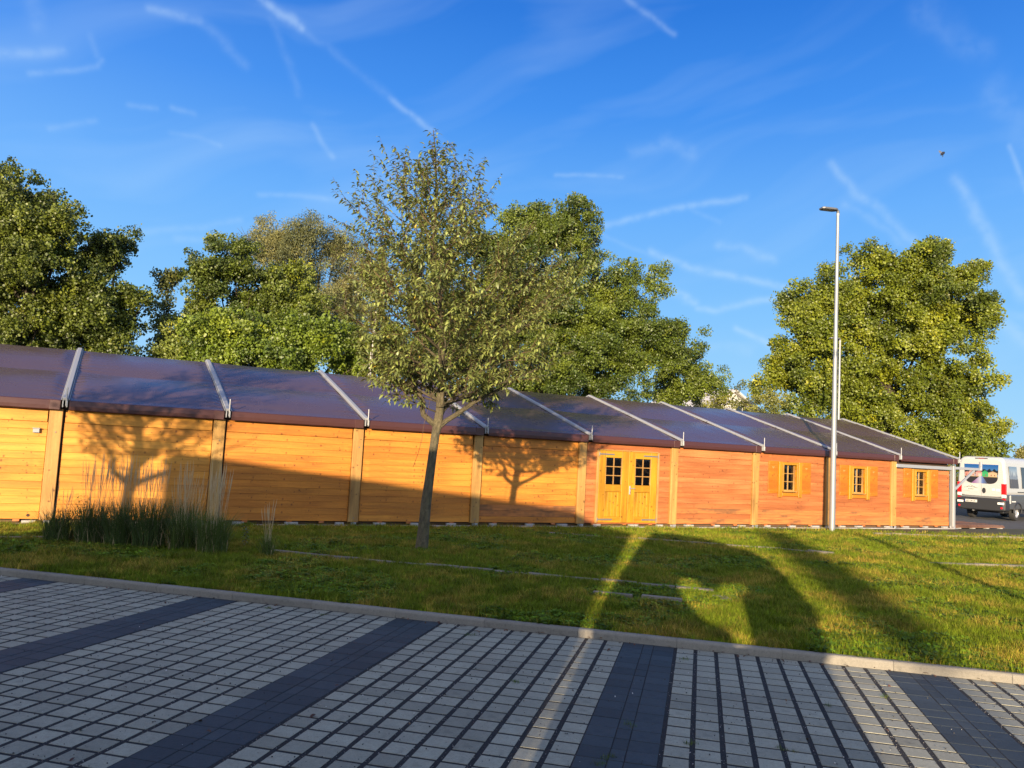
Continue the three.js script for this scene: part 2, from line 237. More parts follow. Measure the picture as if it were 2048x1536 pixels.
{
  const R = rng(5), COL = 0.195, ROW = 0.2, STEP = 2.45, C0 = -0.457;
  const geo = (w, d, k) => slab(w, d, 0.05, 0.002, k * 0.237, k * 0.411, 1.1).rotateX(-Math.PI / 2).translate(0, -0.025, 0);
  const light = [...Array(8)].map((_, k) => geo(0.158, 0.173, k)), dark = [...Array(6)].map((_, k) => geo(0.193, 0.192, k + 3)), half = [...Array(6)].map((_, k) => geo(0.093, 0.192, k + 9));
  const tone = (r, g, b, x = {}) => [0.80, 0.93, 1.0, 1.07, 1.15].map((f) => std(r * f, g * f, b * f, 0.86, { map: concreteMap, bumpMap: concreteBump, bumpScale: 0.0012, ...x }));
  const lightM = tone(0.36, 0.35, 0.265), darkM = tone(0.046, 0.060, 0.068, { roughness: 0.75 });
  const list = [];
  for (let k = -7; k <= 6; k++) {
    const c = C0 + k * STEP;
    for (let row = 0; row < 118; row++) {
      const s = KERB_S - 0.012 - (row + 0.5) * ROW;
      list.push({ t: c - 0.151, s, kind: 1 }, { t: c, s: s + ((k + row) % 2 ? 0 : 0.0), kind: 2 }, { t: c + 0.151, s, kind: 1 });
      for (let j = 0; j < 10; j++) list.push({ t: c + 0.25 + (j + 0.5) * COL + 0.012, s, kind: 0 });
    }
  }
  const eye = new THREE.Vector3(0, 1.87, 0), v = new THREE.Vector3();
  for (const p of list) {
    const [x, z] = grid(p.t, p.s); p.x = x; p.z = z; p.d = Math.hypot(x, 1.87, z);
    v.set(x, 0, z).project(camera); const e = v;
    p.seen = z < -1 && Math.abs(e.x) < 1.02 && e.y > -1.03 && e.y < 1;
    p.y = (R() - 0.5) * 0.0024; p.ry = -PHI + (R() - 0.5) * 0.014; p.rx = (R() - 0.5) * 0.005; p.v = Math.floor(R() * 8); p.m = Math.floor(Math.pow(R(), 0.9) * 5);
  }
  const near = (k, most) => list.filter((p) => k.includes(p.kind) && p.seen).sort((a, b) => a.d - b.d).slice(0, most);
  const own = new Set([...near([0], 300), ...near([1, 2], 300)]);
  const rest = [[], [], []];
  for (const p of list) {
    const gset = [light, dark, half][p.kind], mset = p.kind ? darkM : lightM;
    if (own.has(p)) {
      const m = mesh(p.kind ? 'dark_paver' : 'paver', gset[p.v % gset.length], mset[p.m], pavement);
      m.position.set(p.x, p.y, p.z); m.rotation.set(p.rx, p.ry, 0);
    } else rest[p.kind].push(p);
  }
  const o = new THREE.Object3D(), col = new THREE.Color();
  rest.forEach((L, kind) => {
    const im = new THREE.InstancedMesh([light, dark, half][kind][1], [lightM, darkM, darkM][kind][2], L.length);
    im.name = ['paver_field', 'dark_paver_field', 'half_paver_field'][kind]; im.userData.kind = 'stuff'; im.castShadow = im.receiveShadow = true;
    L.forEach((p, i) => { o.position.set(p.x, p.y, p.z); o.rotation.set(p.rx, p.ry, 0); o.updateMatrix(); im.setMatrixAt(i, o.matrix); const f = [0.88, 0.96, 1, 1.07, 1.14][p.m]; im.setColorAt(i, col.setRGB(f, f, f)); });
    pavement.add(im);
  });
  // loose grit in the joints and crumbs kicked up onto the stones
  const stone = new THREE.IcosahedronGeometry(1, 0), grit = new THREE.InstancedMesh(stone, std(0.30, 0.29, 0.28, 0.9), 30000); grit.name = 'joint_grit'; grit.userData = { kind: 'stuff', label: 'loose grit and crumbs lying in and beside the paving joints', category: 'grit' };
  let n = 0; const f4 = [];
  for (let k = 0; k < 90000 && n < 30000; k++) {
    const t = -9 + R() * 16, s = 3.9 + Math.pow(R(), 1.2) * 4.4, [x, z] = grid(t, s);
    const k0 = ((t - C0 + 0.25) % STEP + STEP) % STEP, inField = k0 > 0.5, jx = ((k0 - 0.5 - 0.012) % COL + COL) % COL, gap = inField && (jx < 0.019 || jx > COL - 0.017);
    const crumb = R() < (inField ? 0.12 : 0.03);
    if (!gap && !crumb) continue;
    v.set(x, 0, z).project(camera); if (Math.abs(v.x) > 1.05 || v.y < -1.1) continue;
    const sz = gap ? 0.0016 + R() * 0.0028 : 0.0012 + Math.pow(R(), 4) * 0.005;
    o.position.set(x, (gap ? -0.004 : 0.002) + sz * 0.5, z); o.rotation.set(R() * 6, R() * 6, R() * 6); o.scale.set(sz * (0.7 + R() * 0.6), sz * (0.6 + R() * 0.4), sz * (0.7 + R() * 0.6)); o.updateMatrix(); grit.setMatrixAt(n, o.matrix);
    const f = gap ? 0.14 + Math.pow(R(), 4) * 1.2 : (R() < 0.96 ? 0.10 + R() * 0.12 : 2.2); grit.setColorAt(n, col.setRGB(f, f * 0.97, f * 0.94)); n++;
  }
  o.scale.set(1, 1, 1); grit.count = n; grit.castShadow = true; scene.add(grit);
  // dry leaves and bits blown onto the paving and against the kerb
  const lit = new THREE.InstancedMesh(leafGeo(0.05, 0.024, 0.35), std(0.11, 0.055, 0.03, 0.85), 130); lit.name = 'leaf_litter'; lit.userData = { kind: 'stuff', label: 'dry brown leaves and bits scattered on the paving', category: 'leaf litter' };
  for (let k = 0; k < 130; k++) { const byKerb = k < 70, t = byKerb ? -8 + 11 * R() : -7 + 12 * R(), s = byKerb ? KERB_S - 0.02 - 0.12 * R() * R() : 4 + 4.2 * R(), [x, z] = grid(t + (byKerb ? 0.15 * Math.round(R() * 3) : 0), s); o.position.set(x, 0.008 + 0.01 * R(), z); o.rotation.set((R() - 0.5) * 0.7, R() * 6.28, (R() - 0.5) * 0.7); o.scale.setScalar(0.5 + 0.7 * R()); o.updateMatrix(); lit.setMatrixAt(k, o.matrix); const f = 0.6 + R(); lit.setColorAt(k, col.setRGB(f, f * (0.8 + 0.4 * R()), f)); }
  o.scale.set(1, 1, 1); scene.add(lit);
  // moss and weeds in the joints
  const weedGeo = blades(rng(9), 12, 0.03, 0.05, 0.004, 0.03), spots = [[-0.55, 5.05, 5], [-0.52, 5.15, 4], [0.0, 5.6, 4], [-0.42, 5.8, 3], [0.55, 5.75, 5], [0.62, 5.75, 4], [1.55, 7.35, 5], [-0.1, 7.9, 4], [-1.4, 6.5, 3], [-2.2, 7.9, 3], [-3.9, 8.1, 4], [-4.6, 8.1, 4], [1.0, 6.9, 3]];
  const wm = new THREE.InstancedMesh(weedGeo, std(0.10, 0.14, 0.03, 0.8), spots.length * 4); wm.name = 'joint_weed'; wm.userData = { kind: 'stuff', label: 'small tufts of weed growing in the paving joints', category: 'weed' };
  let wi = 0; for (const [t, s] of spots) for (let k = 0; k < 4; k++) { const [x, z] = grid(t + (R() - 0.5) * 0.08, s + (R() - 0.5) * 0.08); o.position.set(x, -0.010, z); o.rotation.set(0, R() * 6, 0); o.scale.setScalar(0.5 + R() * 0.6); o.updateMatrix(); wm.setMatrixAt(wi, o.matrix); wm.setColorAt(wi++, col.setRGB(0.5 + R() * 0.6, 0.5 + R() * 0.6, 0.4)); }
  o.scale.set(1, 1, 1); scene.add(wm);
}
// a tuft of flat, bent blades
function blades(R, n, hMin, hMax, width, spread, lean = 0.5, seg = 2) {
  const P = [], I = [];
  for (let k = 0; k < n; k++) {
    const a = R() * 6.283, r = Math.sqrt(R()) * spread, h = hMin + R() * (hMax - hMin), la = R() * 6.283, ln = lean * h * (0.3 + R()), w = width * (0.6 + 0.6 * R());
    const bx = Math.cos(a) * r, bz = Math.sin(a) * r, ox = Math.cos(la), oz = Math.sin(la), sx = -oz * w / 2, sz = ox * w / 2, o = P.length / 3;
    for (let i = 0; i <= seg; i++) { const f = i / seg, c = f * f * ln, y = h * (f - 0.12 * f * f * (ln / h)), ww = i === seg ? 0 : 1 - 0.45 * f; if (i < seg) { P.push(bx + ox * c + sx * ww, y, bz + oz * c + sz * ww, bx + ox * c - sx * ww, y, bz + oz * c - sz * ww); } else P.push(bx + ox * c, y, bz + oz * c); }
    for (let i = 0; i < seg; i++) { const q = o + i * 2; if (i < seg - 1) I.push(q, q + 1, q + 2, q + 1, q + 3, q + 2); else I.push(q, q + 1, q + 2); }
  }
  const g = new THREE.BufferGeometry(); g.setAttribute('position', new THREE.Float32BufferAttribute(P, 3)); g.setIndex(I); g.computeVertexNormals(); return g;
}
// kerb: one mesh per stone
{
  const kerb = new THREE.Group(); kerb.name = 'kerb'; kerb.userData.kind = 'structure'; scene.add(kerb);
  const mats = [0.92, 1, 1.06].map((f) => std(0.30 * f, 0.275 * f, 0.225 * f, 0.88, { map: concreteMap, bumpMap: concreteBump, bumpScale: 0.0015 })), R = rng(15);
  const geos = [0, 1, 2, 3].map((k) => { // section with a rounded front top edge
    const sh = new THREE.Shape([[0, -0.2], [0, 0.058], [0.006, 0.072], [0.018, 0.08], [0.078, 0.08], [0.08, 0.078], [0.08, -0.2]].map((p) => new THREE.Vector2(...p)));
    const g = new THREE.ExtrudeGeometry(sh, { depth: 0.994, bevelEnabled: true, bevelSize: 0.002, bevelThickness: 0.002, bevelSegments: 1 }), p = g.attributes.position, uv = g.attributes.uv;
    for (let i = 0; i < p.count; i++) uv.setXY(i, p.getZ(i) * 1.3 + k * 0.31, (p.getX(i) + p.getY(i)) * 1.3 + k * 0.17);
    return g;
  });
  for (let k = -16; k < 16; k++) {
    const m = mesh('kerbstone', geos[(k + 16) % 4], mats[Math.floor(R() * 3)], kerb), t = -1.18 + k * 1.0, [x, z] = grid(t, KERB_S);
    m.position.set(x, (R() - 0.5) * 0.003, z); m.rotation.y = -PHI + Math.PI / 2 + (R() - 0.5) * 0.002;
  }
}
// lawn: soil sheet from kerb to hall, and the grass on it
const lawnMat = std(1.0, 1.0, 1.0, 0.95, { map: earthMap });
{
  const nx = 150, nd = 70, P = [], U = [], I = [];
  for (let i = 0; i <= nx; i++) for (let j = 0; j <= nd; j++) {
    const x = -14 + 44 * i / nx, zk = -(KERB_S + 0.07 - x * Math.sin(PHI)) / Math.cos(PHI), zw = HZ - (x - HX) * Math.tan(TH) + 0.02;
    const z = mix(zk, zw, j / nd); P.push(x, lawnY(x, z), z); U.push(x / 2.3, z / 2.3);
    if (i < nx && j < nd) { const a = i * (nd + 1) + j, b = a + nd + 1; I.push(a, b, a + 1, b, b + 1, a + 1); }
  }
  const g = new THREE.BufferGeometry(); g.setAttribute('position', new THREE.Float32BufferAttribute(P, 3)); g.setAttribute('uv', new THREE.Float32BufferAttribute(U, 2)); g.setIndex(I); g.computeVertexNormals();
  structure('lawn', g, lawnMat);
}
// stone edgings that lie flush in the grass: [x, z, x, z, width, how each is told apart]
const EDGINGS = [
  [[-3.55, -12.25], [2.80, -10.62], 0.10, 'grey edging row sunk in the lawn in front of the young tree'],
  [[1.0, -17.8], [6.55, -15.95], 0.11, 'sunlit edging row in the lawn in front of the double door'],
  [[10.3, -22.5], [16.5, -22.9], 0.12, 'farthest edging row in the lawn, right of the lamp post'],
  [[8.0, -15.1], [11.4, -15.75], 0.12, 'edging row in the lawn at the right, crossed by the thin pole shadow'],
  [[-7.75, -12.25], [-7.1, -12.75], 0.10, 'short edging row in the lawn left of the ornamental grasses'],
  [[1.1, -10.12], [2.25, -9.82], 0.09, 'half overgrown edging row in the lawn nearest the kerb'],
];
{
  const R = rng(25), mats = [0.85, 1, 1.12].map((f) => std(0.27 * f, 0.235 * f, 0.18 * f, 0.95, { map: concreteMap, bumpMap: concreteBump, bumpScale: 0.002 }));
  const geos = [0, 1, 2].map((k) => slab(0.485, 0.1, 0.08, 0.006, k * 0.3, k * 0.2, 1.2).rotateX(-Math.PI / 2).translate(0, -0.04, 0));
  for (const [a, b, w, label] of EDGINGS) {
    const e = thing('lawn_edging', label, 'edging', [0, 0, 0], 0, 'stone edging rows in the lawn'), L = Math.hypot(b[0] - a[0], b[1] - a[1]), n = Math.round(L / 0.5), turn = -Math.atan2(b[1] - a[1], b[0] - a[0]);
    for (let i = 0; i < n; i++) { const f = (i + 0.5) / n, x = mix(a[0], b[0], f) + (R() - 0.5) * 0.015, z = mix(a[1], b[1], f) + (R() - 0.5) * 0.02, m = mesh('edging_stone', geos[i % 3], mats[Math.floor(R() * 3)], e); m.position.set(x, lawnY(x, z) + (x > 5 ? 0.058 : 0.042) + R() * 0.016, z); m.rotation.set((R() - 0.5) * 0.04, turn + (R() - 0.5) * 0.03, (R() - 0.5) * 0.03); m.scale.z = w / 0.1; }
  }
  const s = mesh(numbered('loose_slab'), slab(0.16, 0.34, 0.06, 0.006, 0.2, 0.6, 1.2).rotateX(-Math.PI / 2), mats[1], scene); s.position.set(2.78, lawnY(2.78, -10.1) + 0.02, -10.1); s.rotation.set(0.02, 0.2, 0.01);
  tag(s, 'small concrete slab lying flat in the grass near the kerb', 'slab');
}
{
  const R = rng(35), o = new THREE.Object3D(), col = new THREE.Color(), v = new THREE.Vector3();
  const kinds = [blades(rng(36), 10, 0.03, 0.06, 0.0048, 0.036, 0.55), blades(rng(37), 9, 0.035, 0.075, 0.004, 0.04, 0.7), (() => { // clover and dandelion leaves
    const r = rng(38), P = [], I = []; for (let k = 0; k < 9; k++) { const a = r() * 6.28, d = r() * 0.035, x = Math.cos(a) * d, z = Math.sin(a) * d, y = 0.012 + r() * 0.022, s = 0.008 + r() * 0.006, q = r() * 6.28, tx = (r() - 0.5) * 0.8, tz = (r() - 0.5) * 0.8, b = P.length / 3; for (let i = 0; i < 6; i++) { const w = q + i * 1.047, ux = Math.cos(w) * s, uz = Math.sin(w) * s; P.push(x + ux, y + ux * tx + uz * tz, z + uz); } I.push(b, b + 2, b + 1, b, b + 3, b + 2, b, b + 4, b + 3, b, b + 5, b + 4); } const g = new THREE.BufferGeometry(); g.setAttribute('position', new THREE.Float32BufferAttribute(P, 3)); g.setIndex(I); g.computeVertexNormals(); return g; })()];
  const mats = [phys(0.285, 0.30, 0.015, 0.75, { specularIntensity: 0.25, transmission: 0.35, thickness: 0 }), phys(0.40, 0.335, 0.04, 0.75, { specularIntensity: 0.25, transmission: 0.35, thickness: 0 }), phys(0.20, 0.275, 0.016, 0.7, { specularIntensity: 0.25, transmission: 0.3, thickness: 0 })];
  const most = [105000, 60000, 30000], lists = [[], [], []];
  let tries = 0;
  while (tries++ < 900000 && lists[0].length < most[0]) {
    const x = -11 + 32 * R(), z = -6.5 - 19 * R() * (0.35 + 0.65 * R()), [, w] = hallOf(x, z), s = gridOf(x, z)[1];
    if (w < 0.28 || s < KERB_S + 0.10) continue;
    const d = -z; if (Math.abs(x) / d > 0.74) continue;
    if (EDGINGS.some(([a, b, wd]) => { const ux = b[0] - a[0], uz = b[1] - a[1], f = clamp(((x - a[0]) * ux + (z - a[1]) * uz) / (ux * ux + uz * uz)), q = Math.hypot(x - a[0] - f * ux, z - a[1] - f * uz); return q < wd * 0.75 + 0.03 * fbm(x * 6, z * 6, 2, 2); }) && R() < 0.9) continue;
    if (R() > clamp(Math.pow(10.5 / d, 1.3), 0.18, 1)) continue;
    const dry = fbm(x * 0.9, z * 0.9, 4, 3) + 0.5 * fbm(x * 3.5, z * 3.5, 8, 2), clov = fbm(x * 0.55 + 9, z * 0.55, 12, 3);
    if (R() < smooth(0.16, 0.42, dry) * 0.55) continue;          // thin patches where the soil shows
    const k = clov > 0.06 && R() < 0.55 ? 2 : (dry > 0.05 ? (R() < 0.6 ? 1 : 0) : (R() < 0.18 ? 1 : 0));
    const tuft = fbm(x * 4.2, z * 4.2, 17, 3), hole = fbm(x * 2.6 + 3, z * 2.6, 23, 3);
    if (hole > 0.2 && R() < smooth(0.2, 0.36, hole) * 0.8) continue;   // small bare spots
    if (lists[k].length < most[k]) lists[k].push([x, z, dry, d, tuft]);
  }
  const names = ['lawn_grass', 'lawn_dry_grass', 'lawn_clover'], labels = ['short green grass covering the lawn', 'paler dry grass tufts mixed into the lawn', 'patches of clover leaves in the lawn'];
  lists.forEach((L, k) => {
    const im = new THREE.InstancedMesh(kinds[k], mats[k], L.length); im.name = names[k]; tag(im, labels[k], 'grass', null, 'stuff'); im.castShadow = im.receiveShadow = true;
    L.forEach(([x, z, dry, d, tuft], i) => {
      o.position.set(x, lawnY(x, z) - 0.004, z); o.rotation.set((R() - 0.5) * 0.3, R() * 6.28, (R() - 0.5) * 0.3); const sc = (0.8 + 0.75 * R()) * (1 + clamp((d - 10) / 25) * 0.6) * (0.7 + 1.3 * clamp(tuft + 0.28)); o.scale.set(sc, sc * (0.8 + 0.4 * R()), sc); o.updateMatrix(); im.setMatrixAt(i, o.matrix);
      const straw = clamp((k === 1 ? 0.35 : 0.0) + dry * 1.2 - tuft * 0.4 + (R() - 0.6) * 0.5), f = (0.4 + 1.0 * R() * R() + 0.25 * R()) * (0.8 + 1.1 * clamp(0.3 - 0.9 * tuft));
      im.setColorAt(i, col.setRGB(mix(0.75, 1.7, straw) * f, mix(0.95, 1.3, straw) * f, mix(0.8, 2.0, straw) * f));
    });
    scene.add(im);
  });
}

// ---------------------------------------------------------------- the timber hall under a brown tarpaulin roof
const hall = thing('timber_hall', 'long orange timber hall with a brown tarpaulin roof and pale roof ribs', 'hall', [HX, 0, HZ], TH);
{
  const R = rng(101), BAYS = [-2, -1, 0, 1, 2, 3, 4, 5, 6, 7, 8], PW = 0.23;
  const PH = 0.142, Y0 = 0.10, ROWS = 13, YT = 1.955;
  const cache = new Map();
  const plank = (w, h, k, turn = false) => { const key = [w.toFixed(3), h.toFixed(3), k, turn].join(); if (!cache.has(key)) cache.set(key, slab(w, h, 0.03, 0.0035, k * 0.271, k * 0.1713 + 0.03, WU, turn)); return cache.get(key); };
  const put = (name, geo, mat, x, y, z, parent = hall) => { const m = mesh(name, geo, mat, parent); m.position.set(x, y, z); return m; };
  const EAVE_Y = 2.38, EAVE_Z = 0.13, RIDGE_Y = 3.80, RIDGE_Z = -4.72, BACK_Z = 2 * RIDGE_Z, MID_Y = (EAVE_Y + RIDGE_Y) / 2 + 0.01, MID_Z = (EAVE_Z + RIDGE_Z) / 2;
  const roofGeo = (seed) => merge([0, 1].map((upper) => { // one sheet from eave to ridge, creased over the purlin at mid slope, sagging, puckered at the ribs
    const nx = 44, ny = 28, P = [], U = [], I = [], r = seed * 13.7;
    for (let j = 0; j <= ny; j++) for (let i = 0; i <= nx; i++) {
      const a = i / nx, half = j / ny, b = (upper + half) / 2, x = 0.07 + a * 2.86, edge = Math.min(a, 1 - a) * 2.86, sagX = 4 * a * (1 - a), off = smooth(0, 0.22, edge);
      let dy = -0.02 * sagX * smooth(0, 0.06, b);
      dy += (0.25 + 0.75 * off) * (upper ? 0.08 : 0.07) * Math.sin(Math.PI * half);   // each half pillows up between eave, purlin and ridge
      const side = a < 0.5 ? 0 : 5;
      dy += Math.exp(-edge / 0.24) * smooth(0.0, 0.05, edge) * 0.030 * Math.sin(b * 118 + 3 * fbm(b * 9, side, r, 2)) * (0.4 + 1.2 * Math.abs(fbm(b * 6 + side, 2, r, 2)));
      dy += 0.014 * fbm(x * 1.1 + r, b * 4, 3, 2) * sagX * smooth(0, 0.1, b);
      P.push(x, (upper ? mix(MID_Y, RIDGE_Y, half) : mix(EAVE_Y, MID_Y, half)) + dy, mix(EAVE_Z, RIDGE_Z, b)); U.push(x / 3, b * 5 / 3);
    }
    for (let j = 0; j < ny; j++) for (let i = 0; i < nx; i++) { const q = j * (nx + 1) + i; I.push(q, q + 1, q + nx + 1, q + 1, q + nx + 2, q + nx + 1); }
    const g = new THREE.BufferGeometry(); g.setAttribute('position', new THREE.Float32BufferAttribute(P, 3)); g.setAttribute('uv', new THREE.Float32BufferAttribute(U, 2)); g.setIndex(I); g.computeVertexNormals(); return g;
  }));
  const roofs = [1, 2, 3, 4].map(roofGeo);
  const backRoofs = roofs.slice(0, 1).map((g) => { const c = g.clone(), p = c.attributes.position; for (let i = 0; i < p.count; i++) p.setZ(i, 2 * RIDGE_Z - p.getZ(i)); for (const k of ['position', 'uv', 'normal']) { const t = c.attributes[k], n = t.itemSize; for (let i = 0; i < t.count; i += 3) for (let q = 0; q < n; q++) { const h = t.array[(i + 1) * n + q]; t.array[(i + 1) * n + q] = t.array[(i + 2) * n + q]; t.array[(i + 2) * n + q] = h; } } for (let i = 0; i < p.count; i++) c.attributes.normal.setZ(i, -c.attributes.normal.getZ(i)); return c; });
  
  const valanceGeo = (() => { // hanging flap with a pocket and a loose lower hem
    const sh = new THREE.Shape([[0, 0.012], [0.02, 0.0], [0.03, -0.05], [0.038, -0.10], [0.034, -0.165], [0.02, -0.182], [0.006, -0.17], [0.004, -0.08], [-0.01, -0.01]].map((p) => new THREE.Vector2(...p)));
    const g = new THREE.ExtrudeGeometry(sh, { depth: 2.86, bevelEnabled: false, steps: 24 }), p = g.attributes.position;
    g.rotateY(-Math.PI / 2); for (let i = 0; i < p.count; i++) { const x = p.getX(i), y = p.getY(i); p.setZ(i, p.getZ(i) + 0.012 * fbm(x * 2.2, y * 3, 4, 3) * clamp(-y * 12)); p.setY(i, y + (y < -0.1 ? 0.008 * fbm(x * 3, 5, 2, 2) : 0)); }
    g.computeVertexNormals(); return g;
  })();
  const flapGeo = slab(0.2, 0.19, 0.03, 0.01);
  const bar = (w, h, c, off, x) => { // a bar that follows the roof from eave over the purlin to the ridge
    const seg = (y0, z0, y1, z1) => { const L = Math.hypot(y1 - y0, z1 - z0), a = Math.atan2(y1 - y0, z0 - z1); return slab(w, L + 0.03, h, c).rotateX(-(Math.PI / 2 - a)).translate(x, (y0 + y1) / 2 + off * Math.cos(a), (z0 + z1) / 2 + off * Math.sin(a)); };
    return merge([seg(EAVE_Y, EAVE_Z, MID_Y, MID_Z), seg(MID_Y, MID_Z, RIDGE_Y, RIDGE_Z)]);
  };
  const ribGeo = bar(0.10, 0.05, 0.012, 0.04, 0), kederGeo = [-1, 1].map((k) => bar(0.018, 0.012, 0.004, 0.026, k * 0.066));
  const backRibGeo = ribGeo.clone().rotateY(Math.PI).translate(0, 0, 2 * RIDGE_Z);
  const postGeo = [0, 1, 2, 3].map((k) => slab(PW, 2.13, 0.16, 0.008, k * 0.31, k * 0.23, WU, true));
  const railGeo = [0, 1, 2, 3, 4].map((k) => slab(2.70, 0.24, 0.045, 0.005, k * 0.37, k * 0.19, WU));
  const footGeo = merge([at(slab(0.22, 0.012, 0.26, 0.002), 0, 0.006, 0.02), at(slab(0.09, 0.07, 0.012, 0.002), 0, 0.045, 0.085), at(slab(0.09, 0.07, 0.012, 0.002), 0, 0.045, -0.05)]);
  const bolt = new THREE.CylinderGeometry(0.012, 0.012, 0.012, 8).rotateX(Math.PI / 2), rod = tube([[0, 0, 0], [0, 0.36, 0]], 0.013, 6);
  const bracketGeo = merge([at(slab(0.02, 0.13, 0.10, 0.003), -0.035, 0, 0), at(slab(0.02, 0.13, 0.10, 0.003), 0.035, 0, 0)]);
  const blockGeo = [0, 1, 2].map((k) => slab(0.18 + 0.05 * k, 0.045, 0.1, 0.004, k * 0.2)), chipGeo = slab(0.11, 0.04, 0.05, 0.003);

  // posts, ribs, feet
  for (let i = -2; i <= 9; i++) {
    const X = i * 3;
    if (i < 9) {
      const p = put('post', postGeo[(i + 2) % 4], i > 5 ? M.post[1] : M.post[(i + 8) % 2], X - PW / 2 - 0.02, 0.085 + 1.065 + 0.0, -0.02);
      mesh('bolt', bolt, M.darkSteel, p).position.set(0.02, 0.62, 0.085); mesh('bolt', bolt, M.darkSteel, p).position.set(0.0, -0.97, 0.085);
    } else put('end_post', slab(0.13, 2.14, 0.13, 0.008), M.aluminium, X - 0.07, 1.07 + 0.01, 0.0);
    put('foot_plate', footGeo, M.steel, X - 0.12, 0.006, 0.02);
    const rib = put('roof_rib', ribGeo, M.aluminium, X, 0, 0); for (const g of kederGeo) mesh('keder_strip', g, M.aluminium, rib);
    put('roof_rib', backRibGeo, M.aluminium, X, 0, 0);
    put('rib_bracket', bracketGeo, M.aluminium, X, EAVE_Y - 0.06, EAVE_Z + 0.025);
    put('rib_pin', rod, M.aluminium, X + 0.02, EAVE_Y - 0.10, EAVE_Z + 0.06);
  }
  // bays
  for (const i of BAYS) {
    const X = i * 3, L = X + (i < 2 ? 0.012 : 0.004), Rr = X + 3 - PW - 0.03, tone = i < 1 ? M.goldWood : i < 4 ? M.amberWood : M.redWood;
    const win = i >= 6, door = i === 4;
    const hole = win ? [X + 0.98, X + 1.52, 1.08, 1.92] : door ? [X + 0.36, X + 2.30, 0.0, 2.02] : null;
    for (let r = 0; r < ROWS; r++) {
      const h = PH + 0.0, y = Y0 + (r + 0.5) * (YT - Y0) / ROWS, hh = (YT - Y0) / ROWS - 0.002, spans = [];
      if (hole && y + hh / 2 > hole[2] && y - hh / 2 < hole[3]) spans.push([L, hole[0]], [hole[1], Rr]); else spans.push([L, Rr]);
      for (const [a, b] of spans) {
        const weather = i >= 3 && r < 3 && !door && R() < 0.72;
        const m = put('plank', plank(b - a, hh, Math.floor(R() * 7)), weather ? M.weathered : tone[Math.floor(R() * 3)], (a + b) / 2, y, -0.016 + (R() - 0.5) * 0.003);
        m.rotation.z = (R() - 0.5) * 0.0012;
      }
    }
    // rows of screw heads and bleed marks where the boards are fixed
    if (i < 8 && !door) { const dots = []; for (let k = 0, nc = win ? 3 : 5; k < nc; k++) { const sx = win ? [X + 0.2, X + 0.32, X + 2.42][k] : L + 0.2 + (k + R() * 0.8) * (Rr - L - 0.3) / nc; for (let r = 0; r < ROWS; r++) { if (R() < 0.35) continue; dots.push(new THREE.CircleGeometry(0.006 + 0.007 * R() * R(), 6).translate(sx + (R() - 0.5) * 0.05, Y0 + (r + 0.3 + 0.5 * R()) * (YT - Y0) / ROWS, 0.0035)); } } const sm = put('screw_row', merge(dots), M.screw, 0, 0, 0); sm.userData.kind = 'stuff'; }
    // wall lining behind the planks, with the openings left free
    const lining = (a, b, c, d) => put('wall_lining', slab(b - a, d - c, 0.04, 0), M.backing, (a + b) / 2, (c + d) / 2, -0.065);
    if (!hole) lining(X - 0.3, X + 2.7, 0.09, 2.36);
    else { lining(X - 0.3, hole[0], 0.09, 2.36); lining(hole[1], X + 2.7, 0.09, 2.36); lining(hole[0], hole[1], hole[3], 2.36); if (hole[2] > 0.1) lining(hole[0], hole[1], 0.09, hole[2]); }
    // eave rail: the last bay carries a steel beam with an open slot above it
    if (i < 8) put('eave_rail', railGeo[(i + 2) % 5], tone[(i + 3) % 3], (L + Rr) / 2, 2.08, -0.006);
    else { put('steel_beam', slab(2.84, 0.11, 0.08, 0.006), M.steel, X + 1.42, 2.055, 0.0); }
    const vz = put('valance', valanceGeo, M.valance, X + 2.93, EAVE_Y, EAVE_Z); vz.scale.x = 1;
    const fl = put('valance_flap', flapGeo, M.valance, X + 2.83, EAVE_Y - 0.085, EAVE_Z + 0.035); fl.rotation.y = -0.08; fl.rotation.z = (R() - 0.5) * 0.08;
    put('roof_sheet', roofs[(i + 2) % 4], M.tarp, X, 0, 0); put('roof_sheet', backRoofs[0], M.tarp, X, 0, 0);
    // base: concrete strip, packing blocks and red wood chips under the wall
    put('base_strip', slab(2.74, 0.03, 0.14, 0.004, i * 0.3, 0, 1.2), M.slabEdge, X + 1.39, 0.016, 0.13);
    for (let k = 0; k < 3; k++) { put('packing_block', blockGeo[(k + i + 3) % 3], M.slabEdge, X + 0.5 + k * 0.95 + (R() - 0.5) * 0.4, 0.055, -0.01 + R() * 0.05); put('packing_wedge', chipGeo, M.redWood[k % 3], X + 0.25 + k * 0.9 + R() * 0.4, 0.078, 0.0); }
  }
  // back wall, gables, floor and a ridge beam close the hall
  const closed = (name, geo, x, y, z, ry = 0) => { const m = put(name, geo, M.interior, x, y, z); m.rotation.y = ry; return m; };
  closed('back_wall', slab(33, 2.36, 0.06, 0), 10.5, 1.18, BACK_Z - 0.05);
  const gable = new THREE.ExtrudeGeometry(new THREE.Shape([[-0.09, 0.05], [-0.09, 2.33], [RIDGE_Z, RIDGE_Y - 0.06], [BACK_Z - 0.08, 2.33], [BACK_Z - 0.08, 0.05]].map(([a, b]) => new THREE.Vector2(-a, b))), { depth: 0.05, bevelEnabled: false }).rotateY(Math.PI / 2);
  put('gable_wall', gable, M.redWood[0], -6.3, 0, 0); put('gable_wall', gable, M.redWood[1], 26.86, 0, -0.12);
  closed('hall_floor', slab(33, 0.05, 9.3, 0), 10.5, 0.05, RIDGE_Z - 0.02);
